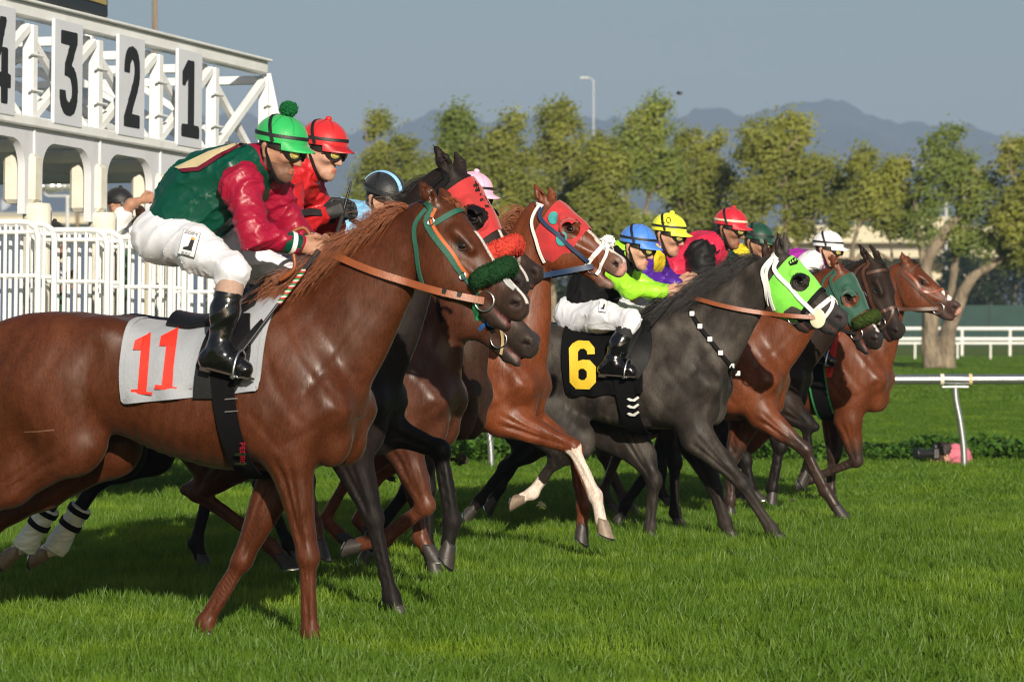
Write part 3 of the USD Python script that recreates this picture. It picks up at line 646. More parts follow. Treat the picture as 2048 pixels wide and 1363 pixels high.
def saddle(H, label, seat_px=None, girth_x=-.2, edge=None, gw=.1, toe=None):
    """A small racing saddle: seat, flaps, girth, stirrup leathers and irons."""
    fr, F, zw = H['fr'], H['F'], H['zw']; t = thing('racing_saddle', label, 'saddle', (fr.o[0], fr.o[1], 0), -math.degrees(fr.yaw)); H['saddle'] = t
    lea = M('black_leather', (.006, .006, .0065), .4, .2, 40, .25, 260, spec=.3)
    xs = np.linspace(-.47, -.06, 22); ph = np.radians(np.linspace(56, 124, 24)); X, Ph = np.meshgrid(xs, ph, indexing='ij')
    C = np.column_stack([X.ravel(), 0 * X.ravel(), np.full(X.size, zw - .38)]); D = np.column_stack([0 * X.ravel(), -np.cos(Ph.ravel()), np.sin(Ph.ravel())])
    q = ray_out(F, C, D, .6); g = F.grad(q); k = (X.ravel() + .47) / .41; up = .03 + .075 * np.clip((k - .55) / .45, 0, 1) ** 1.5 * np.sin(Ph.ravel()) ** 4 + .03 * np.clip(1 - k / .5, 0, 1) * np.sin(Ph.ravel()) ** 3
    q = q + D * up[:, None]
    nar = .55 + .45 * np.sin(np.pi * np.clip(k * .8 + .15, 0, 1)); q[:, 1] *= nar
    put('seat', grid_sheet(q.reshape(22, 24, 3), D.reshape(22, 24, 3), .014), lea, t, 50)
    for s in (-1, 1):
        xs = np.linspace(0, 1, 16); vs = np.linspace(0, 1, 16); U, V = np.meshgrid(xs, vs, indexing='ij')
        X = -.27 + .17 * U + .06 * np.sin(np.pi * V) * (U - .2) + .05 * (1 - V); Z = zw - .09 - .34 * V
        y = fill(nearside(F, X.ravel(), Z.ravel(), s)); qq = np.column_stack([X.ravel(), y, Z.ravel()]); g = F.grad(qq); qq = qq + g * .026
        put('flap', grid_sheet(qq.reshape(16, 16, 3), g.reshape(16, 16, 3), .008), lea, t, 50)
    girth(H, girth_x, M('girth_web', (.004, .004, .0045), .85, .2, 30, .2, 200, spec=.1), t, gw, edge)
    return t
def stirrup(H, foot, top, parent):
    """foot: ball of the boot in the horse's frame."""
    a, b = np.asarray(top, float), np.asarray(foot, float) + [0, 0, .07]; p = smooth_path([a, a * .5 + b * .5 + [0, -.012, 0], b], 10)
    put('stirrup_leather', ribbon(p, np.tile([0, -1.0, 0], (10, 1)), .022, .005), M('black_leather'), parent, 40)
    c = np.asarray(foot, float); an = np.linspace(-.35, np.pi + .35, 22)
    pts = c + np.column_stack([.02 * np.sin(an) * 0 + .012 * np.sin(an), .058 * np.cos(an), -.02 + .09 * np.sin(an)])
    put('stirrup_iron', cat(tube(pts, .006), bevel_box(c + [0, 0, -.043], (.035, .112, .012), .003)), M('steel'), parent, 50)
# ------------------------------------------------------------------ people
def head_R(pitch, psi, roll=0):
    p, s = math.radians(pitch), math.radians(psi)
    f = np.array([math.cos(p) * math.cos(s), -math.cos(p) * math.sin(s), -math.sin(p)]); l = np.array([math.sin(s), math.cos(s), 0.0])
    return np.column_stack([f, l, np.cross(f, l)])
def add_head(F, T, k=.02):
    F.add(ell((-.005, 0, .035), (.094, .074, .088)), k, T=T)
    F.add(cone((.02, 0, -.03), (.05, 0, -.085), .066, .036, .92), .03, T=T)          # face and jaw
    F.add(cone((.058, 0, -.1), (.068, 0, -.106), .026, .022, 1.15), .02, T=T)           # chin
    for s in (-1, 1):
        F.add(cone((-.005, s * .058, -.03), (.05, s * .03, -.09), .02, .018), .03, T=T)  # jaw line
        F.add(ell((.062, s * .042, -.022), (.03, .024, .02)), .025, T=T)                  # cheekbone
        F.add(ell((.09, s * .031, .006), (.016, .018, .012)), .014, True, T=T)            # eye socket
        F.add(cone((-.012, s * .08, -.03), (-.018, s * .088, .008), .012, .018, .5), .008, T=T)
        F.add(ell((-.004, s * .09, -.004), (.009, .01, .014)), .006, True, T=T)
    F.add(cone((.09, 0, .022), (.04, 0, .026), .022, .05), .03, T=T)                    # brow
    F.add(cone((.092, 0, .008), (.114, 0, -.034), .008, .0135), .014, T=T)              # nose
    for s in (-1, 1): F.add(ell((.1, s * .012, -.037), (.011, .008, .008)), .008, T=T)
    F.add(ell((.088, 0, -.066), (.011, .023, .006)), .01, T=T); F.add(ell((.085, 0, -.079), (.011, .02, .006)), .01, T=T)
    F.add(ell((.103, 0, -.0725), (.012, .02, .0025)), .005, True, T=T)
def hand_field(w, tip, up, inn, sc=1.0, fist=True):
    """A hand from wrist w towards tip; up = thumb side, inn = palm side. Fingers curl round what it holds."""
    F = Field(); d = np.asarray(tip, float) - w; d /= np.linalg.norm(d); up = np.asarray(up, float) - d * (np.asarray(up) @ d); up /= np.linalg.norm(up); q = np.cross(d, up); q *= np.sign(q @ np.asarray(inn)) or 1
    pt = lambda a, b, c: w + (d * a + up * b + q * c) * sc
    F.add(cone(pt(-.05, 0, 0), pt(.01, 0, 0), .027 * sc, .026 * sc), .02)
    for b in (-.022, -.006, .01, .024): F.add(cone(pt(.015, b * .7, .0), pt(.085, b, .0), .0165 * sc, .0135 * sc), .016)
    lens = [(.036, .026, .02), (.043, .03, .021), (.045, .03, .022), (.038, .026, .02)]; bs = (-.033, -.0115, .0105, .032); ks = (.082, .091, .094, .088)
    an = (70, 165, 240) if fist else (15, 40, 60)
    for (l1, l2, l3), b, k0 in zip(lens, bs, ks):
        a = np.array([k0, b, 0.0]); r = .0098
        for L_, g in zip((l1, l2, l3), an):
            e = a + np.array([math.cos(math.radians(g)) * L_, (0 if fist else b * .12), math.sin(math.radians(g)) * L_])
            F.add(cone(pt(*a), pt(*e), r * sc, (r - .0006) * sc), .004); a = e; r -= .0007
    a = pt(.02, .032, .008); b = pt(.055, .054, .022); c = pt(.085, .046, .036); e = pt(.102, .034, .044)
    F.add(cone(a, b, .0145 * sc, .0125 * sc), .012); F.add(cone(b, c, .0122 * sc, .0112 * sc), .004); F.add(cone(c, e, .011 * sc, .009 * sc), .004)
    return F
def folds(v, nr, amp, fr_=(9, 9, 9), seed=0):
    w = np.stack([meshkit.fbm(v * 5 + 3.1 * i, 2, seed + 9 + i) - .5 for i in range(3)], 1)
    c, s = .82, .57; R = np.array([[c, 0, s], [0, 1, 0], [-s, 0, c]]); q = v @ R.T * (np.array(fr_) * [.75, 1, 1.5]) + w * 2.4
    r1 = 1 - np.abs(2 * meshkit.noise(q, seed) - 1); r2 = 1 - np.abs(2 * meshkit.noise(q * 2.1 + 5, seed + 2) - 1)
    return v + nr * (amp * (1.0 * r1 ** 3 + .35 * r2 ** 4 - .33) + amp * 1.0 * (meshkit.fbm(v * 4, 2, seed) - .5))[:, None]
def cloth_mesh(F, h, amp, freq, seed):
    v, f = F.mesh(h); m = trimesh.Trimesh(v, f, process=False); return folds(v, m.vertex_normals, amp, freq, seed), f
def dome(R, c, rad=(.12, .104, .106), rim=-.12, n=48, m=16, off=0.0):
    """The shell of a cap in head space, open below."""
    el = np.linspace(rim, math.pi / 2 - .02, m); az = np.arange(n) * 2 * np.pi / n; E, A = np.meshgrid(el, az, indexing='ij')
    E = np.where(E < .3, E + .1 * np.cos(A) * (1 - np.clip(E, 0, .3) / .3), E)
    N = np.stack([np.cos(E) * np.cos(A), np.cos(E) * np.sin(A), np.sin(E)], -1); G = N * (np.array(rad) + off)
    f = grid_sheet(G @ R.T + c, N @ R.T, .006, closed=True)
    top = np.array([0, 0, rad[2] + off]); cap = ellipsoid(top @ R.T + c, (.012, .012, .005), 1, R)
    return cat(f, cap)
def cap_path(R, c, pts, rad, off):
    p = np.asarray(pts, float); p = p / np.linalg.norm(p / np.array(rad), axis=1, keepdims=True); n = p / np.array(rad) ** 2; n /= np.linalg.norm(n, axis=1, keepdims=True)
    return (p + n * off) @ R.T + c, n @ R.T
def helmet(par, R, hc, col, name, strap=(.008, .008, .009), pom=None, band=None, peak=None, crossed=True, gog=True, lens=(.5, .42, .12), button=None):
    """hc: helmet centre in the parent's frame."""
    rad = np.array([.119, .103, .105])
    sat = M('cap_' + name, col, .48, .12, 14, .2, 60, sheen=.15, spec=.35)
    hm = put('helmet', dome(R, hc, rad), sat, par, 60)
    # seams of the six-panel cap cover
    for a in range(6):
        an = a * np.pi / 3 + .5; e = np.linspace(.05, 1.5, 14); p, n = cap_path(R, hc, np.column_stack([np.cos(e) * np.cos(an), np.cos(e) * np.sin(an), np.sin(e)]), rad, .0005)
        put('seam', ribbon(p, n, .004, .0012), M('seam_' + name, tuple(np.array(col) * .75), .6), hm, 40)
    an = np.linspace(-1.05, 1.05, 25); rows = []
    for k in range(6):
        ex = k / 5 * .055; rows.append(np.column_stack([(rad[0] + ex * np.cos(an * 1.2).clip(0)) * np.cos(an), (rad[1] + .004) * np.sin(an) * (1 + .0 * ex), .012 - .012 * k / 5 - .02 * (k / 5) * np.abs(np.sin(an)) + 0 * an - .01]))
    G = np.array(rows); N = np.zeros_like(G); N[..., 2] = 1
    put('peak', grid_sheet(G @ R.T + hc, N @ R.T, .005), M('cap_' + name) if peak is None else M('peak_' + name, peak, .4), hm, 40)
    sm = M('strap_' + name, strap, .55, .15, 60, .2, 200)
    a = np.linspace(0, 2 * np.pi, 44, endpoint=False); p, n = cap_path(R, hc, np.column_stack([np.cos(a), np.sin(a), .17 + .09 * np.cos(a)]), rad, .001)
    put('helmet_band', ribbon(p, n, .014, .003, True), M('band_' + name, band, .5) if band else sm, hm, 40)
    if crossed:
        e = np.linspace(-.1, np.pi + .1, 34); p, n = cap_path(R, hc, np.column_stack([-.55 * np.sin(e) + .18 * np.abs(np.cos(e)), np.cos(e), np.sin(e) * .9 + .02]), rad, .002)
        put('helmet_strap', ribbon(p, n, .015, .003), sm, hm, 40)
    top = np.array([0, 0, rad[2]])
    if pom is not None:
        b = trimesh.creation.icosphere(4, .036); b.vertices *= [1.05, 1, .9]; b.vertices += b.vertex_normals * ((meshkit.noise(b.vertices * 220, 2) - .4) * .014)[:, None]
        b.apply_translation((top + [-.0, 0, .028]) @ R.T + hc); put('pompom', b, M('pom_' + name, pom, .95, .4, 120, .5, 300, spec=.1), hm, False)
    elif button is not None:
        put('button', ellipsoid((top + [0, 0, .006]) @ R.T + hc, (.017, .017, .013), 2, R), M('cap_' + name), hm, 60)
    if gog:
        o = hc - np.array([0, 0, .045]) @ R.T
        gg = M('goggle_rubber', (.012, .011, .01), .4)
        a = np.linspace(-2.9, 2.9, 40); p = np.column_stack([.102 * np.cos(a), .0835 * np.sin(a), .012 + .012 * (1 - np.cos(a))]); n = np.column_stack([np.cos(a), np.sin(a), 0 * a])
        g = put('goggles', ribbon(p @ R.T + o, n @ R.T, .022, .004), gg, par, 40)
        for s in (-1, 1):
            ax = np.array([.84, s * .54, -.03]); ax /= np.linalg.norm(ax); sd = np.cross(ax, [0, 0, 1.0]); sd /= np.linalg.norm(sd); upv = np.cross(sd, ax); c = np.array([.098, s * .036, .006]); Rm = np.column_stack([sd, ax, upv])
            a = np.linspace(0, 2 * np.pi, 24, endpoint=False); rr = lambda r1, r2, dd: c + ax * dd + r1 * np.cos(a)[:, None] * sd + r2 * np.sin(a)[:, None] * upv
            put('goggle_frame', ring_mesh(np.array([rr(.044, .037, -.03), rr(.042, .034, .002), rr(.036, .029, .013), rr(.025, .021, .013)]) @ R.T + o), gg, g, 50)
            put('lens', ellipsoid((c + ax * .011) @ R.T + o, (.024, .007, .02), 2, R @ Rm), M('lens_amber', lens, .08, .5, 30, coat=1), g, True)
            put('lens_rim', torus((c + ax * .0165) @ R.T + o, (.014, .012), .0022, R @ Rm, 18), M('lens_rim', (.35, .3, .08), .25), g, 50)
    return hm
JOFF = dict(sh=(-.178, -.198), el=(-.137, -.404), wr=(.08, -.464), ha=(.169, -.487), hip=(-.573, -.404), kn=(-.216, -.57), an=(-.285, -.909), toe=(-.137, -1.0), neck=(-.097, -.098))
JLAT = dict(sh=.165, el=.23, wr=.1, ha=.07, hip=.09, kn=.285, an=.325, toe=.33, neck=0)
def jockey(J):
    fr = J['fr']; hc = fr.px(*J['helm'], J.get('hlat', 0.0)); R = head_R(J.get('pitch', 14), J.get('hyaw', 6)); ho = hc - np.array([0, 0, .045]) @ R.T; T = (R, ho)
    key = J['key']; res = J.get('res', .011); o3 = (fr.o[0], fr.o[1], 0)
    def jt(n, s):
        lat = s * JLAT[n] + J.get('hlat', 0.0) * (n in ('sh', 'neck'))
        if s > 0 and n + '_far' in J: return fr.px(*J[n + '_far'], lat)
        if n in J: return fr.px(*J[n], s * JLAT[n]) if s < 0 or n in ('neck',) else np.array([*(fr.px(*J[n], -JLAT[n])[[0]]), lat, fr.px(*J[n], -JLAT[n])[2]])
        return np.array([hc[0] + JOFF[n][0], lat, hc[2] + JOFF[n][1]])
    Q = {(n, s): jt(n, s) for n in JOFF for s in (-1, 1)}; hip = (Q['hip', -1] + Q['hip', 1]) / 2; nb = Q['neck', -1] if 'neck' in J else ho + np.array([-.075, 0, -.085])
    t = thing('person', J['label'], 'jockey', o3, -math.degrees(fr.yaw), group='jockeys riding in the race'); J['path'] = t
    # body under the clothes: one continuous figure
    F = Field(); add_head(F, T)
    nk = ho + np.array([-.02, 0, -.035]) @ R.T
    F.add(cone(nk, nb, .053, .06), .03)
    if J.get('full', True):
        F.add(loft(hip[[0, 2]], nb[[0, 2]], [-.15, 0, .5, .9, 1.0], [.06, .1, .13, .08, .05], [-.06, -.1, -.11, -.09, -.05], [.1, .13, .14, .15, .06]), .04)
        for s in (-1, 1):
            F.add(cone(Q['sh', s], Q['el', s], .048, .04), .04); F.add(cone(Q['el', s], Q['wr', s], .04, .026), .02)
            F.add(cone(hip + [0, s * .09, -.03], Q['kn', s], .08, .052), .04)
            ba = Q['kn', s] * .55 + Q['an', s] * .45
            F.add(cone(Q['kn', s], ba, .05, .042), .03); F.add(cone(ba, Q['an', s], .04, .03), .02)
    v, f = F.mesh(res * .75)
    hv = (v - ho) @ R; sk = np.array(J.get('skin', (.36, .19, .125))); C = sk * (.85 + .3 * meshkit.fbm(v * 25, 3, 2)[:, None])
    hd = (np.linalg.norm(hv - [0, 0, .02], axis=1) < .17); C[hd & (hv[:, 0] < -.02) & (np.abs(hv[:, 1]) < .074)] = J.get('hair', (.02, .013, .01)); C[hd & (hv[:, 2] > .028)] = J.get('hair', (.02, .013, .01))
    lips = hd & (np.abs(hv[:, 2] + .072) < .014) & (hv[:, 0] > .088) & (np.abs(hv[:, 1]) < .024); C[lips] = sk * [1.05, .62, .6]
    if J.get('beard'):
        b = hd & (hv[:, 2] < -.05) & (hv[:, 0] > .015) & ~lips; C[b] = C[b] * J['beard']
    ms = [(v, f)]; Cs = [C]
    if J.get('full', True):
        for s in (-1, 1):
            hf = hand_field(Q['wr', s], Q['ha', s], (-.2, 0, 1.0), (0, -s, 0)).mesh(J.get('hres', .005)); ms.append(hf); Cs.append(np.tile(J.get('glove', sk), (len(hf[0]), 1)) * (.85 + .3 * meshkit.fbm(hf[0] * 60, 2, 2)[:, None]))
    n = 0; fs = []
    for a, b in ms: fs.append(b + n); n += len(a)
    put('body', (np.vstack([a for a, _ in ms]), np.vstack(fs)), M('skin', cd=True, rough=.52, var=.16, scale=60, bump=.2, bscale=200, sheen=.1, spec=.3), t, True, cd=np.vstack(Cs))
    helmet(t, R, hc, J['cap'], key, **J.get('hk', {}))
    # chin strap
    p = np.array([(-.01, s * y, z) for s, y, z in ((-1, .089, .04), (-1, .088, -.0), (-1, .076, -.045), (-1, .05, -.1))] ); p[:, 0] += [0, .0, .02, .045]
    p2 = p[::-1] * [1, -1, 1]; q = smooth_path(np.vstack([p, [(.05, 0, -.133)], p2]), 30); nr = q - np.array([.02, 0, -.03]); nr /= np.linalg.norm(nr, axis=1, keepdims=True)
    put('chin_strap', ribbon(q @ R.T + ho, nr @ R.T, .017, .004), M('chin_strap', (.01, .01, .011), .6), t, 40)
    J['Q'] = Q; J['R'], J['ho'], J['hc'] = R, ho, hc
    if not J.get('full', True) and not J.get('torso'): return J
    # silks
    silk = J['silk']; sleeve = J['sleeve']
    G = Field(); w = J.get('puff', 1.0)
    G.add(loft(hip[[0, 2]], nb[[0, 2]], [-.12, 0, .15, .4, .65, .88, 1.0, 1.08], np.array([.1, .145, .185, .215, .195, .15, .09, .06]) * w, np.array([-.08, -.115, -.135, -.14, -.13, -.12, -.085, -.05]), [.13, .155, .16, .162, .162, .16, .095, .065], 2.2), .04)
    for s in (-1, 1): G.add(cone(nb * .6 + Q['sh', s] * .4 + [-.03, 0, .0], Q['sh', s], .072, .066), .06)
    st = put('silks', cloth_mesh(G, res, J.get('fold', .014), (7, 9, 11), J['seed']), silk, t, 50, label=J.get('silk_label')); J['silkF'] = G
    cl = nb + (ho - nb) * .25; a = np.linspace(0, 2 * np.pi, 20, endpoint=False); ax = (nk - nb) / np.linalg.norm(nk - nb); b1 = np.array([0, 1.0, 0]); b2 = np.cross(ax, b1)
    put('collar', ring_mesh(np.array([cl + ax * h + r * (np.cos(a)[:, None] * b1 + np.sin(a)[:, None] * b2) for h, r in ((-.035, .082), (.0, .074), (.028, .07), (.026, .062), (-.03, .06))])), J.get('collar', sleeve), st, 60)
    for s in (-1, 1):
        S = Field(); w = J.get('sw', J.get('puff', 1.0)); S.add(cone(Q['sh', s], Q['el', s], .08 * w, .064 * w), .03); S.add(cone(Q['el', s], Q['wr', s] * .93 + Q['el', s] * .07, .062 * w, .034), .04)
        S.add(cone(Q['sh', s] * .75 + nb * .25, Q['sh', s], .07, .084), .04)
        vv, ff = cloth_mesh(S, res, J.get('fold', .014) * 1.1, (13, 13, 13), J['seed'] + 5 + s)
        sp = put('sleeve', (vv, ff), sleeve, t, 50, label=J.get('sleeve_label') if s < 0 else None)
        if s < 0: J['sleeveF'] = S; J['sleeve_path'] = sp
        if J.get('cuff'):
            d = Q['wr', s] - Q['el', s]; d /= np.linalg.norm(d); put('cuff', cat(tube([Q['wr', s] - d * .075, Q['wr', s] - d * .05, Q['wr', s] - d * .02, Q['wr', s]], [.05, .049, .045, .041], 18)), J['cuff'], sp, 50)
            if J.get('wrist_band'): put('wrist_band', tube([Q['wr', s] - d * .045, Q['wr', s] - d * .025], [.05, .0475], 18), J['wrist_band'], sp, 50)
    if J.get('torso'): return J
    # breeches, socks, boots
    Bf = Field(); Bf.add(ell(hip + [.0, 0, .0], (.135, .15, .125), .3), .05)
    for s in (-1, 1):
        Bf.add(ell(hip + [-.06, s * .07, -.02], (.1, .095, .112), .2), .05); kn = Q['kn', s]; d = (Q['an', s] - kn); d /= np.linalg.norm(d)
        Bf.add(cone(hip + [.02, s * .1, -.03], kn * .5 + hip * .5 + [0, s * .06, 0.0], .1, .088), .05); Bf.add(cone(kn * .5 + hip * .5 + [0, s * .06, 0.0], kn + [0.0, 0, .0], .088, .062), .05); Bf.add(cone(kn, kn + d * .05, .062, .056), .03)
    br = put('breeches', cloth_mesh(Bf, res, .013, (8, 8, 10), J['seed'] + 30), J.get('breeches', M('white_breeches', (.6, .62, .68), .6, .06, 20, .2, 120, sheen=.3)), t, 50); J['brF'] = Bf; J['br'] = br
    boot = M('black_boot', (.004, .004, .0045), .16, .2, 20, .12, 40, coat=.6)
    for s in (-1, 1):
        kn, an, to = Q['kn', s], Q['an', s], Q['toe', s]; d = (an - kn); L = np.linalg.norm(d); d /= L
        put('sock', cat(tube([kn + d * .03, kn + d * .08, kn + d * .13, kn + d * .18], [.056, .06, .058, .054], 22)), J.get('sock', M('sock_tan', (.36, .24, .19), .85, .15, 80, .3, 200)), t, 50)
        K = Field(); a = kn + d * .115; m_ = kn + d * (.115 + .3 * (L - .1))
        K.add(loft(np.array([0, 0]), np.array([1, 0]), [0, 1], [0, 0], [0, 0], [0, 0])) if False else None
        K.add(cone(a, m_, .058, .06), .02); K.add(cone(m_, an, .058, .042), .03)
        ft = to - an; hl = an + np.array([-.045, 0, -.04]); fd = (to - hl) / np.linalg.norm(to - hl)
        K.add(cone(an, hl, .043, .033), .03); K.add(cone(hl, to, .034, .03, 1.05), .03); K.add(cone(an + ft * .3, to, .044, .027, 1.1), .04)
        vv, ff = K.mesh(res * .8); m = trimesh.Trimesh(vv, ff, process=False); r = ((vv - an) @ d); vv = folds(vv, m.vertex_normals, .0035, (8, 8, 18), 3)
        bp = put('boot', (vv, ff), boot, t, 60); put('boot_top', tube([a - d * .012, a + d * .004, a + d * .012], [.0605, .0615, .0605], 22), boot, bp, 50)
        so = (hl + to) / 2 + np.array([.0, 0, -.034]); ang = math.atan2(fd[2], fd[0]); Ry = np.array([[math.cos(ang), 0, -math.sin(ang)], [0, 1, 0], [math.sin(ang), 0, math.cos(ang)]])
        put('sole', cat(bevel_box(so + fd * .02, (np.linalg.norm(to - hl) + .03, .062, .01), .004, Ry), bevel_box(hl + [-.005, 0, -.04], (.05, .06, .022), .004, Ry)), M('sole', (.03, .022, .016), .6), bp, 40)
    return J
def whip(a, b, label, name='whip', grip=.35, shaft=(.01, .01, .011), stripe=False, fr=None, flap=True):
    d = b - a; L = np.linalg.norm(d); t = thing(name, label, 'whip', (fr.o[0], fr.o[1], 0), -math.degrees(fr.yaw)); u = d / L
    g = tube([a - u * .02, a, a + u * L * grip * .5, a + u * L * grip], [.012, .0125, .0115, .0095], 12); put('handle', g, M('whip_handle', (.012, .012, .013), .5, .2, 90, .6, 300), t, 50)
    p = np.linspace(0, 1, 16)[:, None] * d * (1 - grip) + a + u * L * grip
    put('shaft', tube(p, np.linspace(.0075, .005, 16), 10), M('whip_shaft_' + name, shaft, .4), t, 50)
    if stripe:
        n = 30; 
        for k, c in enumerate([(.5, .02, .02), (.6, .6, .55), (.02, .2, .05)]):
            s = np.linspace(0, .42, 90); an = s * 95 + k * 2.1; e1 = np.array([0, 1.0, 0]); e2 = np.cross(u, e1)
            q = a + u * (L * grip + (s * L * (1 - grip)))[:, None] + .0078 * (np.cos(an)[:, None] * e1 + np.sin(an)[:, None] * e2); put('spiral_tape', tube(q, .0042, 5), M(f'tape{k}', c, .5), t, 50)
    if flap: put('popper', bevel_box(b + u * .07, (.012, .05, .16), .004, np.column_stack([np.cross([0, 1.0, 0], u), [0, 1.0, 0], u])), M('black_leather', (.006, .006, .0065), .4, .2, 40, .25, 260, spec=.3), t, 40)
    return t
# ------------------------------------------------------------------ ground
def ground_mat(name, c1, c2, c3, s1, s2, bump=.5, bs=25):
    n = {'g': ('geometry', {}), 'mp': ('mapping', dict(scale=(.35, 1, 1))), 'a': ('noise_texture', dict(scale=s1, detail=5.0)), 'b': ('noise_texture', dict(scale=s2, detail=4.0, roughness=.7)),
         'ra': ('rgb_ramp', {'ramp': [(.3, c1), (.52, c2), (.72, c3)]}), 'mb': ('map_range', dict(from_min=.3, from_max=.7, to_min=.6, to_max=1.35)), 'cc': ('combine_color', {}), 'mx': ('mix', dict(mix_type='multiply', fac=1.0)),
         'bn': ('noise_texture', dict(scale=bs, detail=3.0)), 'bp': ('bump', dict(strength=bump, distance=.05)), 'p': ('principled_bsdf', dict(roughness=.9, specular_ior_level=.15))}
    l = [('g.position', 'mp.vector'), ('mp.vector', 'a.vector'), ('g.position', 'b.vector'), ('a.fac', 'ra.fac'), ('b.fac', 'mb.value'), ('mb.result', 'cc.r'), ('mb.result', 'cc.g'), ('mb.result', 'cc.b'), ('ra.color', 'mx.color1'), ('cc.color', 'mx.color2'), ('mx.color', 'p.base_color'), ('g.position', 'bn.vector'), ('bn.fac', 'bp.height'), ('bp.normal', 'p.normal')]
    return usdkit.material(stage, '/World/Looks/' + name, n, l, surface='p.BSDF')
gm = ground_mat('turf_soil', (.06, .1, .014), (.09, .14, .018), (.2, .17, .055), .22, 6)
yy = np.concatenate([[-80, 0], np.linspace(5, 60, 40), np.geomspace(66, 9000, 40)]); xx = np.concatenate([-np.geomspace(3000, 2, 30), np.linspace(-1.8, 1.8, 9), np.geomspace(2, 3000, 30)])
X, Y = np.meshgrid(xx, yy, indexing='ij'); a, b = X.shape; i, j = np.meshgrid(np.arange(a - 1), np.arange(b - 1), indexing='ij'); i, j = i.ravel(), j.ravel()
put('ground', (np.column_stack([X.ravel(), Y.ravel(), 0 * X.ravel()]), np.column_stack([i * b + j, (i + 1) * b + j, (i + 1) * b + j + 1, i * b + j + 1])), gm, smooth=False, label='green turf of the race track and infield', kind='structure')
# ------------------------------------------------------------------ grass
def blades(n, size, h0, h1, w0, w1, seed, lean=.35):
    r = np.random.default_rng(seed); p = r.uniform(-size / 2, size / 2, (n, 2)); cl = meshkit.noise(np.column_stack([p * 9, np.full(n, seed)]), 1)
    h = r.uniform(h0, h1, n) * (.55 + .9 * cl); w = r.uniform(w0, w1, n); an = r.uniform(0, 2 * np.pi, n); ld = r.normal(0, lean, (n, 2)) + [.12, 0]
    s = np.column_stack([np.cos(an), np.sin(an)]) * w[:, None] / 2
    z = np.zeros((n, 1)); B = np.column_stack([p, z]); l3 = np.column_stack([ld, z]) * h[:, None]
    m = B + l3 * .35 + np.column_stack([z, z, h[:, None] * .55]); t = B + l3 + np.column_stack([z, z, h[:, None]]); s3 = np.column_stack([s, z])
    V = np.stack([B - s3, B + s3, m - s3 * .8, m + s3 * .8, t], 1).reshape(-1, 3); o = np.arange(n)[:, None] * 5
    return V, np.vstack([o + [0, 1, 3], o + [0, 3, 2], o + [2, 3, 4]])
def scatter(name, label, cat_, protos, mat, pts, idx, rot, scl):
    path = numbered('/World', name); pi = UsdGeom.PointInstancer.Define(stage, path); rel = pi.CreatePrototypesRel()
    for k, (v, f) in enumerate(protos):
        m = usdkit.mesh(stage, f'{path}/{cat_.replace(" ", "_")}_clump_{k + 1:03d}', (v, f), mat); rel.AddTarget(m.GetPath())
    pi.CreateProtoIndicesAttr(Vt.IntArray.FromNumpy(np.asarray(idx, np.int32))); pi.CreatePositionsAttr(Vt.Vec3fArray.FromNumpy(np.asarray(pts, np.float32)))
    h = np.asarray(rot) / 2; pi.CreateOrientationsAttr(Vt.QuathArray([Gf.Quath(float(c), 0, 0, float(s)) for c, s in zip(np.cos(h), np.sin(h))]))
    pi.CreateScalesAttr(Vt.Vec3fArray.FromNumpy(np.asarray(scl, np.float32))); tag(pi.GetPrim(), label, cat_, kind='stuff')
gmat = leaf_mat('grass_blade', (.085, .17, .01), (.25, .37, .019), (.47, .475, .088), .36, .5, 1.1)
rg = np.random.default_rng(3); pts = []; 
y = 12.2
while y < 62:
    st = .4 if y < 26 else .5
    hw = y * .155 + .9
    for x in np.arange(-hw, hw, st): pts.append((x + rg.uniform(-.04, .04), y + rg.uniform(-.04, .04)))
    y += st
pts = np.array(pts); n = len(pts); near = pts[:, 1] < 26; behind = pts[:, 1] > 37
y = 62.0; far = []
while y < 150:
    hw = y * .155 + 2
    for x in np.arange(-hw, hw, 1.9): far.append((x + rg.uniform(-.1, .1), y + rg.uniform(-.1, .1)))
    y += 1.9
n1 = len(pts); pts = np.vstack([pts, far]); n = len(pts); near = pts[:, 1] < 26; behind = pts[:, 1] > 37
protos = [blades(900, .46, .045, .092, .005, .009, k, .28) for k in range(5)] + [blades(420, .58, .035, .07, .007, .012, 20 + k, .5) for k in range(4)] + [blades(1700, 2.15, .05, .1, .02, .04, 40 + k, .5) for k in range(4)]
idx = np.where(near, rg.integers(0, 5, n), np.where(np.arange(n) < n1, rg.integers(5, 9, n), rg.integers(9, 13, n))); hz = .75 + .6 * meshkit.fbm(np.column_stack([pts * .8, 0 * pts[:, 0]]), 3, 4); hz = np.where(behind, hz * .6, hz)
scatter('grass', 'lit green turf grass of the track in front of and under the horses', 'grass', protos, gmat, np.column_stack([pts, 0 * pts[:, 0]]), idx, rg.integers(0, 4, n) * np.pi / 2 + rg.normal(0, .1, n), np.column_stack([np.ones(n), np.ones(n), hz]))
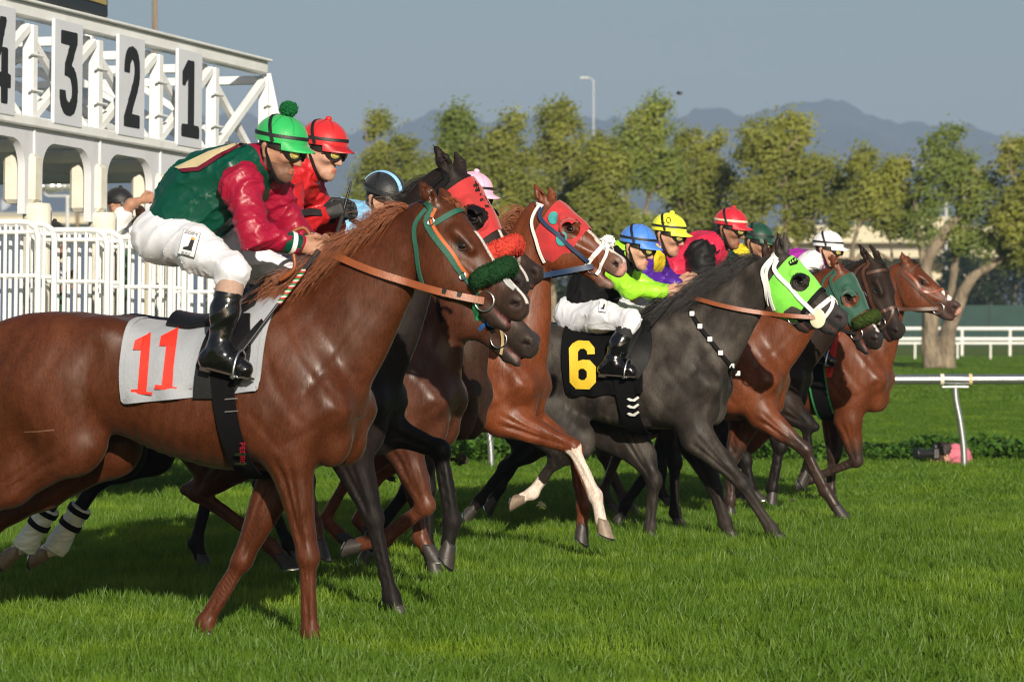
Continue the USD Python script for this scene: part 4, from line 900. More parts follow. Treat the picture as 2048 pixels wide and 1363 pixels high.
# weeds under the silver rail
def weed(seed):
    r = np.random.default_rng(seed); V, Fc = [], []
    for k in range(90):
        c = np.array([*r.normal(0, .09, 2), r.uniform(.04, .2)]); s = r.uniform(.016, .034); a = r.uniform(0, 6.28); t = r.normal(0, .5, 2); g = np.arange(7) * 2 * np.pi / 7
        q = np.column_stack([np.cos(g) * s, np.sin(g) * s * .8, np.cos(g) * s * t[0] + np.sin(g) * s * t[1]]); ca, sa = math.cos(a), math.sin(a); q[:, :2] = q[:, :2] @ np.array([[ca, sa], [-sa, ca]]); o = len(V)
        V += list(q + c); Fc += [(o, o + i, o + i + 1) for i in range(1, 6)]
    return np.array(V), np.array(Fc)
wm = leaf_mat('weed_leaf', (.06, .14, .015), (.11, .23, .025), (.19, .32, .05), .3, .5, .6)
n = 620; wx = rg.uniform(-6.5, 7.5, n); wy = 34.6 + np.abs(rg.normal(0, .9, n)); hs = (.45 + 1.0 * meshkit.fbm(np.column_stack([wx * 1.3, wy, 0 * wx]), 2, 6)) * rg.uniform(.6, 1.2, n)
scatter('weeds', 'band of leafy green weeds growing below the silver rail', 'weeds', [weed(k) for k in range(5)], wm, np.column_stack([wx, wy, 0 * wx]), rg.integers(0, 5, n), rg.uniform(0, 6.28, n), np.column_stack([hs, hs, hs]))
# ------------------------------------------------------------------ silver rail, white rails, fence
RY = 33.4; white = M('white_paint', (.74, .74, .7), .45, .08, 3, .1, 40, dirt=((.45, .42, .36), 9, .35)); galv = M('galvanised', (.5, .52, .54), .32, .12, 14, .08, 60, metallic=.9, dirt=((.3, .3, .3), 7, .4))
zr = P(0, 760, RY)[2]; t = thing('rail', 'silver tube rail with leaning posts beside the track, photographer lying below it', 'rail', (0, RY, 0))
put('tube', tube([(x, .0, zr + .002 * x) for x in (-7, -3, 0, 3, 5, 9)], .046, 20), galv, t, 60)
for px_ in (0, 964, 1910):
    x = (px_ - 1024) / FPX * RY
    put('post', tube(smooth_path([(x, .0, zr - .05), (x + .005, .0, zr - .15), (x + .05, 0, zr - .4), (x + .085, 0, zr - .7), (x + .09, 0, -.05)], 14), .031, 16), galv, t, 60)
    put('sleeve', tube([(x - .115, 0, zr + .002 * x), (x + .135, 0, zr + .002 * x)], .0505, 20), galv, t, 60); put('bracket', bevel_box((x, 0, zr - .062), (.26, .07, .022), .006), galv, t, 40)
    for o, c in ((-.125, (.6, .57, .45)), (.145, (.5, .4, .22))): put('collar', tube([(x + o - .017, 0, zr + .002 * x), (x + o + .017, 0, zr + .002 * x)], .056, 20), M('collar_%d' % (o > 0), c, .6), t, 60)
def rail_line(name, label, Y, x0, x1, zs, posts, r=.04):
    t = thing(name, label, 'rail', (0, Y, 0)); f = lambda p: (p - 1024) / FPX * Y
    for z in zs: put('rail_bar', tube([(f(x0), 0, z), (f(x1), 0, z)], r, 10), white, t, 60)
    for p in posts: put('post', tube([(f(p), 0, 0), (f(p), 0, zs[0])], r * .8, 10), white, t, 60)
rail_line('white_rail', 'far white rail with thick top bar in front of the dark green fence', 152, 1760, 2140, [1.22, .77], [1778, 1848, 1924, 2020, 2110], .075)
rail_line('white_rail', 'nearer low white rail of thin bars beside the big tree trunk', 138, 1780, 2140, [.66], [1830, 1915, 1981, 2065], .05)
t = thing('fence', 'long dark green screen fence beyond the white rails', 'fence', (0, 233, 0)); fg = M('screen', (.012, .042, .034), .8, .2, 1.5, .2, 8)
for k in range(9):
    x = (1440 + 90 * k - 1024) / FPX * 233; put('panel', box((x + 1.5, 0, 1.35), (2.96, .06, 2.7)), fg, t, False); put('post', tube([(x, -.06, 0), (x, -.06, 2.76)], .05, 8), M('fence_post', (.03, .05, .045), .6), t, 60)
put('sand_strip', (np.array([(9, 141, .006), (26, 141, .006), (26, 146, .006), (9, 146, .006)]), np.array([[0, 1, 2, 3]])), M('sand', (.3, .26, .18), .9, .2, 4, .3, 30), smooth=False, label='pale sandy edge of the far track', kind='structure')
# ------------------------------------------------------------------ trees
bark = M('bark', (.2, .16, .11), .9, .6, 2.2, 1.0, 5, bdist=.12, stretch=(2.2, 2.2, .6))
lmats = [leaf_mat('leaf_light', (.13, .15, .016), (.4, .4, .05), (.78, .73, .17), .25, .5, .45), leaf_mat('leaf_dark', (.1, .14, .016), (.34, .37, .045), (.68, .66, .13), .25, .5, .45)]
def tree(label, base, Y, trunks, plumes, nleaf=5200, lm=0, seed=1, ls=1.0, group='trees lining the far side of the infield'):
    """base: pixel of the foot; trunks: pixel paths with widths; plumes: (px, top, bottom, half width) of foliage."""
    r = np.random.default_rng(seed); b = P(base[0], base[1], Y); b[2] = 0.0; t = thing('tree', label, 'tree', b, group=group); W = lambda x, y, dy=0: P(x, y, Y) - b + [0, dy, 0]
    ms = []; tips = []
    for tr in trunks:
        p = np.array([W(x, y, d) for x, y, d, _ in tr]); p[0, 2] = min(p[0, 2], -.02) if tr[0][1] > base[1] - 8 else p[0, 2]
        q = smooth_path(p, 26); rr = np.interp(np.linspace(0, 1, 26), np.linspace(0, 1, len(tr)), [w for *_, w in tr]); m = tube(q, rr, 10); m = m.subdivide()
        m.vertices += m.vertex_normals * ((meshkit.fbm(m.vertices * [4, 4, 1.2], 3, seed) - .5) * 1.1 * rr.mean())[:, None]; ms.append(m); tips.append(q)
    allq = np.vstack(tips)
    for (x, y0, y1, hw) in plumes:                      # limbs running up into the foliage
        c = W(x, y0 * .35 + y1 * .65); k = np.argmin(np.linalg.norm(allq - c, axis=1) + np.where(allq[:, 2] > c[2], 3, 0)); a = allq[k]
        for g in range(4):
            e = W(x + r.uniform(-.7, .7) * hw, y0 + (y1 - y0) * r.uniform(.12, .7), r.normal(0, hw * Y / FPX * .5)); ms.append(tube(smooth_path([a, a * .5 + e * .5 + r.normal(0, .12, 3), e], 8), np.linspace(.055, .012, 8), 6))
    put('trunk', cat(*ms), bark, t, 60)
    V, O_ = [], []; tot = sum(hw * (y1 - y0) for _, y0, y1, hw in plumes)
    for (x, y0, y1, hw) in plumes:
        n = int(nleaf * hw * (y1 - y0) / tot); C = W(x, (y0 + y1) / 2); rx, rz = hw * .86 * Y / FPX, (y1 - y0) * .48 * Y / FPX; nc = max(6, int(n / 78))
        d = r.normal(size=(nc, 3)); d /= np.linalg.norm(d, axis=1, keepdims=True); d *= r.uniform(.35, 1.0, (nc, 1)) ** .6; cc = C + d * [rx, rx * 1.1, rz]
        cc[:, 0] += .18 * (cc[:, 2] - C[2]) ; k = r.integers(0, nc, n); dv = np.array([.62, 0, .6])
        o = r.normal(0, 1, (n, 3)); sw = r.uniform(.1, .24, nc)[k][:, None]; Ok = o + .0; V.append(np.column_stack([cc[k] + o * sw * [1, 1, .75] + dv * (r.uniform(-1, 1, (n, 1)) * .24)])); O_.append(Ok / np.linalg.norm(Ok, axis=1, keepdims=True) * 1.0 + (V[-1] - C) / np.array([rx, rx, rz]) * .55)
    c = np.vstack(V); n = len(c); og = np.vstack(O_); og /= np.linalg.norm(og, axis=1, keepdims=True) + 1e-6; nv = r.normal(0, .38, (n, 3)) + og * .7 + [0, -.75, .4]; ax = np.array([.7, 0, .45]) + r.normal(0, .4, (n, 3)); nv /= np.linalg.norm(nv, axis=1, keepdims=True); ax -= nv * (ax * nv).sum(1, keepdims=True); ax /= np.linalg.norm(ax, axis=1, keepdims=True); sd = np.cross(ax, nv); sd /= np.linalg.norm(sd, axis=1, keepdims=True)
    L = r.uniform(.05, .105, (n, 1)) * ls; w = L * r.uniform(.3, .45, (n, 1)); nn = np.cross(ax, sd)
    v = np.stack([c - ax * L, c + sd * w - nn * w * .3, c + ax * L, c - sd * w - nn * w * .3], 1).reshape(-1, 3); o = np.arange(n)[:, None] * 4
    put('crown', (v, np.vstack([o + [0, 1, 2], o + [0, 2, 3]])), lmats[lm], t, False)
TY = 112.0
T_ = [
 ('leftmost tree of the row, leaning plume behind the red cap', 770, 118, [[(775, 735, 0, .16), (765, 560, .2, .12), (770, 380, 0, .06)]], [(752, 222, 330, 34), (790, 262, 400, 52), (745, 300, 430, 46), (835, 300, 430, 38), (700, 380, 470, 45), (780, 400, 470, 60)], 0),
 ('tall narrow dark tree rising behind the tall black horse ears', 915, 112, [[(915, 735, 0, .15), (912, 560, 0, .11), (915, 330, 0, .05)]], [(908, 205, 330, 32), (905, 300, 430, 44), (930, 250, 340, 25), (870, 320, 420, 36)], 1),
 ('round bushy tree behind the pink cap', 985, 110, [[(985, 735, 0, .16), (987, 520, 0, .13), (985, 400, .1, .1), (1000, 300, 0, .05)]], [(1020, 212, 320, 30), (965, 255, 390, 52), (1015, 290, 430, 45), (945, 330, 450, 42), (1050, 330, 470, 38), (985, 420, 490, 50)], 0),
 ('tree with a flat broad top between the red spotted hood and the pink cap', 1130, 112, [[(1110, 735, 0, .15), (1105, 520, 0, .12), (1100, 380, 0, .06)], [(1125, 735, .3, .12), (1140, 480, .3, .09), (1135, 380, 0, .05)]], [(1108, 200, 290, 42), (1130, 230, 340, 48), (1090, 280, 400, 55), (1150, 310, 450, 55), (1115, 380, 480, 55), (1175, 330, 420, 30)], 0),
 ('small tree in front of the tall lamp post', 1195, 108, [[(1200, 735, 0, .12), (1196, 500, 0, .08), (1192, 380, 0, .05)]], [(1192, 262, 350, 34), (1215, 300, 420, 44), (1180, 350, 470, 48), (1225, 400, 490, 50)], 0),
 ('tall tree with forked pale trunk above the blue cap', 1300, 113, [[(1270, 735, 0, .15), (1278, 560, 0, .13), (1290, 430, 0, .1), (1305, 350, 0, .06), (1300, 270, 0, .04)], [(1275, 560, 0, .09), (1262, 450, .3, .07), (1250, 350, 0, .04)]], [(1305, 195, 290, 38), (1265, 225, 310, 34), (1300, 270, 370, 50), (1250, 290, 380, 34), (1330, 300, 400, 30), (1290, 430, 490, 45)], 1),
 ('leafy tree above the yellow cap', 1390, 115, [[(1400, 735, 0, .14), (1402, 520, 0, .11), (1395, 380, 0, .06)], [(1400, 560, 0, .08), (1375, 440, 0, .06), (1362, 380, 0, .04)]], [(1372, 252, 340, 32), (1420, 262, 360, 34), (1390, 300, 430, 48), (1360, 340, 450, 38), (1440, 330, 440, 34), (1400, 410, 490, 50)], 0),
 ('widest and tallest tree of the row, above the crimson silks and dark green cap', 1560, 112, [[(1560, 735, 0, .17), (1568, 560, 0, .14), (1572, 430, 0, .11), (1570, 330, 0, .06)], [(1568, 560, .2, .1), (1610, 440, 0, .07), (1640, 360, 0, .04)], [(1566, 600, -.2, .08), (1530, 480, 0, .06), (1520, 400, 0, .04)]], [(1585, 216, 320, 44), (1520, 232, 340, 52), (1555, 290, 420, 66), (1620, 300, 420, 46), (1660, 320, 440, 40), (1500, 340, 460, 42), (1600, 400, 480, 50)], 0),
 ('thin open tree with bare bent limbs behind the white cap', 1720, 110, [[(1705, 735, 0, .13), (1700, 600, 0, .11), (1705, 500, 0, .09), (1725, 410, 0, .06), (1722, 330, 0, .03)], [(1700, 560, 0, .07), (1740, 500, .2, .06), (1785, 520, .2, .045), (1780, 480, 0, .04)]], [(1722, 284, 350, 22), (1730, 340, 430, 34), (1690, 390, 470, 30), (1790, 310, 400, 26), (1800, 380, 470, 34), (1765, 400, 450, 26)], 0),
 ('big spreading tree with thick twin trunk at the right behind the rail', 1875, 109, [[(1868, 737, 0, .36), (1862, 690, 0, .27), (1858, 620, 0, .24), (1850, 540, 0, .2), (1885, 470, 0, .16), (1935, 410, 0, .11), (1960, 350, 0, .06)], [(1898, 737, .3, .3), (1895, 690, .2, .22), (1915, 620, .2, .2), (1940, 560, 0, .16), (2000, 520, 0, .12), (2060, 490, 0, .1)], [(1890, 700, .4, .2), (1905, 600, .5, .15), (1915, 500, .5, .12), (1920, 400, .4, .06)], [(1850, 560, 0, .12), (1838, 470, 0, .08), (1830, 400, 0, .05)]], [(1885, 246, 330, 36), (1870, 300, 420, 52), (1920, 300, 400, 42), (1960, 330, 450, 44), (1845, 410, 490, 34), (1935, 400, 500, 40), (1995, 410, 520, 44), (2030, 440, 540, 30)], 1),
 ('tree cut by the right edge of the picture', 2050, 108, [[(2075, 735, 0, .2), (2065, 560, 0, .15), (2050, 400, 0, .08)]], [(2020, 262, 350, 26), (2060, 280, 420, 44), (2030, 360, 500, 44), (2080, 380, 560, 50)], 0)]
for k, (lab, bx, Yt, tr, pl, lm) in enumerate(T_): tree(lab, (bx, 735), Yt, tr, pl, 17000 if k == 7 else 11500, lm, 40 + k)
def shrub(label, px0, px1, top, Y, n, seed, cat_='shrub'):
    r = np.random.default_rng(seed); c0 = P((px0 + px1) / 2, top, Y); t = thing('shrub', label, cat_, (c0[0], Y, 0)); hw = (px1 - px0) / 2 / FPX * Y; nc = n // 40
    x = r.uniform(-hw, hw, nc); H = c0[2] * (.72 + .4 * meshkit.noise(np.column_stack([x * .5, 0 * x, 0 * x]), seed)); cc = np.column_stack([x, r.normal(0, .8, nc), H * r.uniform(.05, 1, nc) ** .7]); k = r.integers(0, nc, n)
    c = cc[k] + r.normal(0, .35, (n, 3)); c[:, 2] = np.abs(c[:, 2]); ax = r.normal(size=(n, 3)) + [.3, 0, .4]; ax /= np.linalg.norm(ax, axis=1, keepdims=True); sd = np.cross(ax, r.normal(size=(n, 3))); sd /= np.linalg.norm(sd, axis=1, keepdims=True); L = r.uniform(.14, .28, (n, 1)); v = np.stack([c - ax * L, c + sd * L * .5, c + ax * L, c - sd * L * .5], 1).reshape(-1, 3); o = np.arange(n)[:, None] * 4
    put('foliage', (v, np.vstack([o + [0, 1, 2], o + [0, 2, 3]])), leaf_mat(f'shrub_leaf_{seed}', (.012, .025, .007), (.03, .05, .013), (.06, .08, .02), .2, .6, .2), t, False)
    put('stem', cat(*[tube([(a, 0, -.05), (a + .3, 0, c0[2] * .8)], .08, 6) for a in np.linspace(-hw * .9, hw * .9, 7)]), bark, t, 60)
shrub('dark hedge standing above the dark green fence at the right edge', 1890, 2160, 500, 250, 9000, 61, 'hedge')
shrub('low sunlit bushes behind the trunks above the blue cap', 1060, 1480, 540, 190, 6000, 62, 'hedge')
shrub('bushes low behind the leftmost tree beside the red silks', 640, 1060, 560, 200, 6000, 63, 'hedge')
# ------------------------------------------------------------------ far buildings, overpass, lamps
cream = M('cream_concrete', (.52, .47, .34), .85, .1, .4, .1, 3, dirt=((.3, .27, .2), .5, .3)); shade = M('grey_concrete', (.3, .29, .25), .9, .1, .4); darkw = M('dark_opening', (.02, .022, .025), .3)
BY = 310.0; B0 = P(1560, 650, BY)[0]; B1 = P(2005, 650, BY)[0]; zz = lambda y, Y=BY: CAM_H - (y - HOR) / FPX * Y
t = thing('building', 'long cream concrete building behind the trees with stacked flat decks', 'building', ((B0 + B1) / 2, BY, 0)); hw = (B1 - B0) / 2
put('wall', box((0, 6, zz(525) / 2), (2 * hw, 10, zz(525))), cream, t, False)
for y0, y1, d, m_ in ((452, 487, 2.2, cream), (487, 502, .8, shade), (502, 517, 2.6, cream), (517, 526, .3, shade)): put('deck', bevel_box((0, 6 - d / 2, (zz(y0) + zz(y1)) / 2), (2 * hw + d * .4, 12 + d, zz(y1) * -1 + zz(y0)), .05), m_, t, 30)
put('roof_block', bevel_box((hw * .3, 6, (zz(430) + zz(452)) / 2), (5.5, 6, zz(430) - zz(452)), .05), cream, t, 30)
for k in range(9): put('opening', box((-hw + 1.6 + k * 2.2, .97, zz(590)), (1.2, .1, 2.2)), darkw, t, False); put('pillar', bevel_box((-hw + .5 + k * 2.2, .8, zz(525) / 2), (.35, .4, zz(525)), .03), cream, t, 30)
for k in range(11): put('mast', tube([(-hw + 1 + k * 1.55 + .4 * math.sin(k * 3), 4, zz(452)), (-hw + 1 + k * 1.55 + .4 * math.sin(k * 3), 4, zz(404 + 12 * math.sin(k * 2.3)))], .045, 6), white, t, 60)
OY = 420.0; zo = lambda y: zz(y, OY); f = lambda p: (p - 1024) / FPX * OY
t = thing('overpass', 'cream overpass deck on pillars seen through the starting gate', 'overpass', (f(400), OY, 0))
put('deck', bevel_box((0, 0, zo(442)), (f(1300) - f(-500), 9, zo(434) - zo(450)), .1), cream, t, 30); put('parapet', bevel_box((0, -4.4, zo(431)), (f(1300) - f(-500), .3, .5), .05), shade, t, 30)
for k in range(10): put('pillar', tube([(f(-420 + 180 * k) - f(400), 0, 0), (f(-420 + 180 * k) - f(400), 0, zo(449))], .8, 14), cream, t, 60)
steel_far = M('lamp_steel', (.5, .52, .52), .5, .1)
def pole(name, label, px_, Y, y0, r, mat, cat_='pole', arm=None):
    t = thing(name, label, cat_, ((px_ - 1024) / FPX * Y, Y, 0)); z = zz(y0, Y); put('pole', tube([(0, 0, -.1), (0, 0, z)], [r, r * .75], 12), mat, t, 60)
    if arm: put('arm', tube(smooth_path([(0, 0, z - .3), (-.3 * arm, 0, z + .1), (-arm, 0, z + .25)], 8), r * .5, 8), mat, t, 60); put('lamp_head', bevel_box((-arm - .3, 0, z + .22), (1.0, .4, .2), .06), mat, t, 40)
    return t
wood = M('pole_wood', (.2, .15, .1), .9, .3, 4, .4, 20, stretch=(3, 3, .3))
pole('lamp_post', 'tall pale lamp post above the trees in the middle', 1187, 380, 160, .085, steel_far, 'lamp post', .7)
pole('utility_pole', 'brown wooden pole rising above the starting gate', 310, 150, -60, .14, wood)
pole('utility_pole', 'brown wooden pole seen through the gate arch', 155, 190, 300, .13, wood)
pole('utility_pole', 'pale thin mast standing in the big tree at the right', 1892, 260, 395, .1, steel_far)
t = thing('floodlight', 'floodlight stand with round silver lamps seen through the gate arch', 'floodlight', ((135 - 1024) / FPX * 140, 140, 0)); zf = zz(392, 140)
put('pole', tube([(0, 0, 0), (0, 0, zf)], .07, 10), steel_far, t, 60); put('crossbar', tube(smooth_path([(-.95, 0, zf + .2), (-.8, 0, zf), (0, 0, zf), (.5, 0, zf + .02)], 12), .04, 8), steel_far, t, 60)
for x, s in ((-.95, .2), (-.62, .36), (-.35, .3), (.17, .3)): put('lamp', ellipsoid((x, -.1, zf + .38), (s, s * .8, s * .8), 2), M('lamp_chrome', (.85, .85, .82), .2, .05, metallic=.8), t, True)
bd = P(1358, 187, 70); t = thing('bird', 'small dark bird flying in the sky above the trees', 'bird', bd)
put('body', cat(ellipsoid((0, 0, 0), (.06, .03, .03), 2), ellipsoid((.055, 0, .012), (.022, .018, .018), 2)), M('bird_dark', (.02, .02, .02), .7), t, True)
for s in (-1, 1): put('wing', ellipsoid((-.01, s * .05, .03), (.03, .06, .006), 2), M('bird_dark'), t, True)
# ------------------------------------------------------------------ hills and their houses
HY = 4600.0
rid = np.array([(-400, 235), (0, 240), (300, 235), (450, 225), (560, 240), (640, 252), (700, 268), (760, 262), (820, 240), (850, 224), (890, 220), (925, 228), (1000, 245), (1060, 238), (1100, 235), (1180, 232), (1260, 242), (1320, 233), (1350, 228), (1390, 222), (1420, 216), (1450, 228), (1500, 225), (1560, 218), (1590, 208), (1640, 200), (1662, 189), (1690, 202), (1730, 226), (1770, 248), (1815, 243), (1850, 252), (1900, 246), (1945, 250), (1975, 262), (2048, 285), (2400, 300)], float)
nx, ny = 420, 46; px_ = np.linspace(-400, 2400, nx); k = np.linspace(0, 1, ny); PX, K = np.meshgrid(px_, k, indexing='ij'); top = np.interp(px_, rid[:, 0], rid[:, 1]); ker = np.exp(-(np.arange(-9, 10) / 4.0) ** 2); ker /= ker.sum(); top = np.convolve(np.pad(top, 9, 'edge'), ker, 'valid')
Yh = 2600 + (HY - 2600) * K; Xh = (PX - 1024) / FPX * HY; zt = CAM_H + (650 - top) / FPX * HY; prof = K ** 1.25
rough = (meshkit.fbm(np.column_stack([Xh.ravel() / 190, Yh.ravel() / 300, 0 * Xh.ravel()]), 4, 2) - .5).reshape(Xh.shape); fine = (meshkit.fbm(np.column_stack([Xh.ravel() / 15, Yh.ravel() / 40, 0 * Xh.ravel()]), 2, 5) - .5).reshape(Xh.shape)
Zh = zt[:, None] * prof + rough * 90 * np.sin(np.pi * K) + fine * 15 * np.clip(K * 3, 0, 1); Zh[:, 0] = -3
i, j = np.meshgrid(np.arange(nx - 1), np.arange(ny - 1), indexing='ij'); i, j = i.ravel(), j.ravel()
hv = np.column_stack([Xh.ravel(), Yh.ravel(), Zh.ravel()]); back = np.column_stack([Xh[:, -1], np.full(nx, HY + 1500), np.full(nx, -3.0)]); hq = np.column_stack([i * ny + j, (i + 1) * ny + j, (i + 1) * ny + j + 1, i * ny + j + 1]); n0 = len(hv); e = np.arange(nx - 1)
hq = np.vstack([hq, np.column_stack([e * ny + ny - 1, (e + 1) * ny + ny - 1, n0 + e + 1, n0 + e])])
put('hills', (np.vstack([hv, back]), hq), ground_mat('hill_wood', (.012, .022, .014), (.024, .036, .02), (.09, .085, .05), .006, .05, .0), smooth=True, label='hazy wooded hills behind the trees', kind='structure')
rg = np.random.default_rng(17)
for k in range(46):
    a, b = rg.integers(20, nx - 20), int(rg.uniform(.2, .9) * ny); c = np.array([Xh[a, b], Yh[a, b], Zh[a, b]]); s = rg.uniform(9, 17); h = rg.uniform(6, 10)
    t = thing('hillside_house', 'tiny pale house on the hazy hillside', 'house', c, group='houses on the far hillside'); put('wall', box((0, 0, h / 2 - 2), (s, 9, h + 4)), M('house_wall_%d' % (k % 3), ((.5, .47, .4), (.42, .36, .3), (.6, .6, .58))[k % 3], .9), t, False)
    r = trimesh.convex.convex_hull([(-s * .55, -5.5, h), (s * .55, -5.5, h), (-s * .55, 5.5, h), (s * .55, 5.5, h), (-s * .5, 0, h + 3), (s * .5, 0, h + 3)]); put('roof', r, M('house_roof', (.2, .12, .08), .9), t, False)
# the air
hz = usdkit.material(stage, '/World/Looks/haze', {'v': ('principled_volume', dict(color=(.43, .58, .83), density=HAZE, anisotropy=.0))}, [], volume='v.volume')
put('haze', box((0, 4450, 158), (6600, 9500, 330)), hz, smooth=False, label='thin smoky haze over the track and hills', cat='haze', kind='stuff')
# ------------------------------------------------------------------ starting gate
GX, GY = -607 / FPX * 28.5, 28.5; gw = M('gate_white', (.7, .72, .72), .42, .06, 2.5, .06, 30, dirt=((.42, .42, .4), 4, .35)); padm = M('gate_pad', (.62, .6, .52), .7, .1, 6, .35, 14, dirt=((.36, .33, .26), 5, .4)); blk = M('numeral_black', (.012, .013, .015), .6, .2, 10)
G = thing('starting_gate', 'white starting gate with numbered boards over its stalls and a row of barred doors', 'starting gate', (GX, GY, -.03), -18.7)
UsdGeom.Xformable(stage.GetPrimAtPath(G)).AddRotateXOp().Set(-1.4)   # the turf falls away across the track
W_ = 1.1; K0 = -8
put('top_beam', bevel_box((.0, (K0 * W_ + W_) / 2 - .06, 3.595), (.12, (1 - K0) * W_ - .02, .11), .012), gw, G, 30)
put('lower_beam', bevel_box((.02, (K0 * W_ + W_) / 2, 2.79), (.14, (1 - K0) * W_ + .1, .075), .01), gw, G, 30)
put('beam_lip', bevel_box((.075, (K0 * W_ + W_) / 2 - .06, 3.655), (.05, (1 - K0) * W_ - .02, .02), .005), gw, G, 30)
for x, z in ((-2.4, 3.5), (-2.4, 2.75), (-1.2, 3.55)): put('rear_beam', bevel_box((x, (K0 * W_ + W_) / 2, z), (.09, (1 - K0) * W_, .09), .01), gw, G, 30)
for k in range(K0, 2):
    y = k * W_
    put('truss_post', bevel_box((.0, y, 3.16), (.09, .085, .68), .008), gw, G, 30); put('rear_post', bevel_box((-2.4, y, 3.12), (.07, .07, .68), .008), gw, G, 30)
    for z in (3.5, 2.76): put('cross_beam', beam((-.06, y, z), (-2.36, y, z), .07), gw, G, 30)
    put('cross_brace', beam((-.05, y, 2.8), (-1.2, y, 3.5), .055), gw, G, 30); put('cross_brace', beam((-2.36, y, 2.8), (-1.2, y, 3.5), .055), gw, G, 30)
    for z in (3.28, 3.02): put('step_bar', tube([(.05, y - .1, z), (.05, y + .1, z)], .012, 6), gw, G, 60)
    if k < 1:
        o = .0 if k < 0 else 0; put('truss_brace', beam((.0, y + .05, 2.84), (.0, y + W_ - .05, 3.48), .065), gw, G, 30); put('truss_brace', beam((-.07, y + .05, 3.48), (-.07, y + W_ - .05, 2.84), .055), gw, G, 30)
        put('rear_brace', beam((-2.4, y + .05, 2.84), (-2.4, y + W_ - .05, 3.45), .05), gw, G, 30)
    if k < 0:
        yc = y + W_ / 2; bp = put('number_board', bevel_box((.085, yc - .115, 3.185), (.03, .475, .77), .006), M('board_white', (.56, .59, .64), .5, .05, 4, .05, 30, dirt=((.5, .52, .54), 6, .3)), G, 30)
        n = str(-k); tm = meshkit.text_mesh(n, .58, .004, True); tm.vertices -= [*tm.bounds.mean(0)[:2], 0]; tm.vertices *= [.72 if n != '1' else .9, 1, 1]; tms = []
        for dy_ in (-1, 0, 1): q_ = tm.copy(); q_.apply_translation([dy_ * .016, 0, .0012 * dy_]); tms.append(q_)
        tm = cat(*tms); v = tm.vertices; tm.vertices = np.column_stack([.1 + v[:, 2], yc - .115 + v[:, 0] * .88, 3.185 + v[:, 1]]); put('numeral', tm, blk, bp, False)
        op = Polygon([(yc - .41, 1.5), (yc + .41, 1.5), (yc + .41, 2.66), (yc - .41, 2.66)]); op = op.buffer(-.2).buffer(.2); op = op.union(Polygon([(yc - .41, 1), (yc + .41, 1), (yc + .41, 2.3), (yc - .41, 2.3)]))
        fp = Polygon([(y, 2.12), (y + W_, 2.12), (y + W_, 2.752), (y, 2.752)]).difference(op); fm = cat(*[trimesh.creation.extrude_polygon(g, .06, engine='earcut') for g in getattr(fp, 'geoms', [fp])]); v = fm.vertices; fm.vertices = np.column_stack([v[:, 2] - .02, v[:, 0], v[:, 1]]); fm.fix_normals(); put('fascia', fm, M('gate_fascia', (.56, .58, .62), .5, .06, 2.5, .06, 30, dirt=((.36, .36, .36), 3, .35)), G, 30)
        e = np.array(op.exterior.coords); e = e[e[:, 1] > 2.1]; 
        put('joint_cover', bevel_box((.045, y, 2.5), (.012, .03, .5), .004), gw, G, 30)
        put('stall_roof', bevel_box((-1.2, yc, 2.70), (2.2, .9, .04), .01), gw, G, 30)
    if k < 1:
        put('partition_rail', bevel_box((-1.2, y, 2.62), (2.3, .06, .1), .01), gw, G, 30); put('partition', bevel_box((-1.2, y, .75), (2.3, .08, .6), .02), padm, G, 30); put('partition_rail', tube([(-2.35, y, 1.3), (-.05, y, 1.3)], .03, 8), gw, G, 60)
        put('rear_pad', bevel_box((-2.4, y, 1.4), (.16, .14, 2.1), .04), padm, G, 30); put('rear_bracket', beam((-2.4, y - .02, 2.3), (-2.4, y - .3, 2.72), .1), shade, G, 30); put('rear_bracket', beam((-2.4, y + .02, 2.3), (-2.4, y + .3, 2.72), .1), shade, G, 30)
        v = tube([(.07, y, .35), (.07, y, .4), (.07, y, 2.16), (.07, y, 2.2)], [.08, .105, .105, .09], 20); v = v.subdivide().subdivide(); v.vertices += v.vertex_normals * ((meshkit.fbm(v.vertices * [8, 8, 4], 2, k + 20) - .5) * .03)[:, None]; put('post_pad', v, padm, G, 60)
        put('corner_pad', bevel_box((-.05, y, 2.38), (.26, .16, .36), .03), padm, G, 30); put('pad_lacing', bevel_box((.176, y + .01, 1.3), (.008, .008, 1.7), .002), blk, G, 30)
        for s in (-1, 1):
            yy_ = y + s * .125; D = put('stall_door', cat(tube(smooth_path([(.1, yy_, 1.0), (.1, yy_, 1.9), (.13, yy_, 1.97), (.2, yy_, 2.0), (.58, yy_, 2.0), (.66, yy_, 1.97), (.69, yy_, 1.9), (.69, yy_, 1.0)], 40), .022, 10), tube([(.1, yy_, 1.93), (.69, yy_, 1.93)], .016, 8), tube([(.1, yy_, 1.63), (.69, yy_, 1.63)], .016, 8), tube([(.1, yy_, 1.27), (.69, yy_, 1.27)], .02, 8), bevel_box((.395, yy_, .86), (.6, .05, .7), .02)), gw, G, 60)
            for q in range(6): put('bar', tube([(.18 + q * .086, yy_, 1.27), (.18 + q * .086, yy_, 1.99)], .0135, 8), gw, D, 60)
put('end_brace', beam((0, W_, 3.55), (.25, W_ + .35, 1.9), .08), gw, G, 30); put('end_post', bevel_box((0, W_, 1.4), (.08, .08, 2.7), .01), gw, G, 30)
put('air_tank', cat(tube([(-1.5, .35, 3.28), (-1.45, .4, 3.28), (-1.2, .95, 3.28), (-1.15, 1.0, 3.28)], [.06, .13, .13, .06], 18), beam((-1.3, .2, 3.1), (-1.3, 1.1, 3.1), .06)), gw, G, 60)
put('orange_panel', bevel_box((-2.7, -3.15, 3.32), (.1, .5, .5), .02), M('orange_panel', (.55, .16, .03), .6), G, 30)
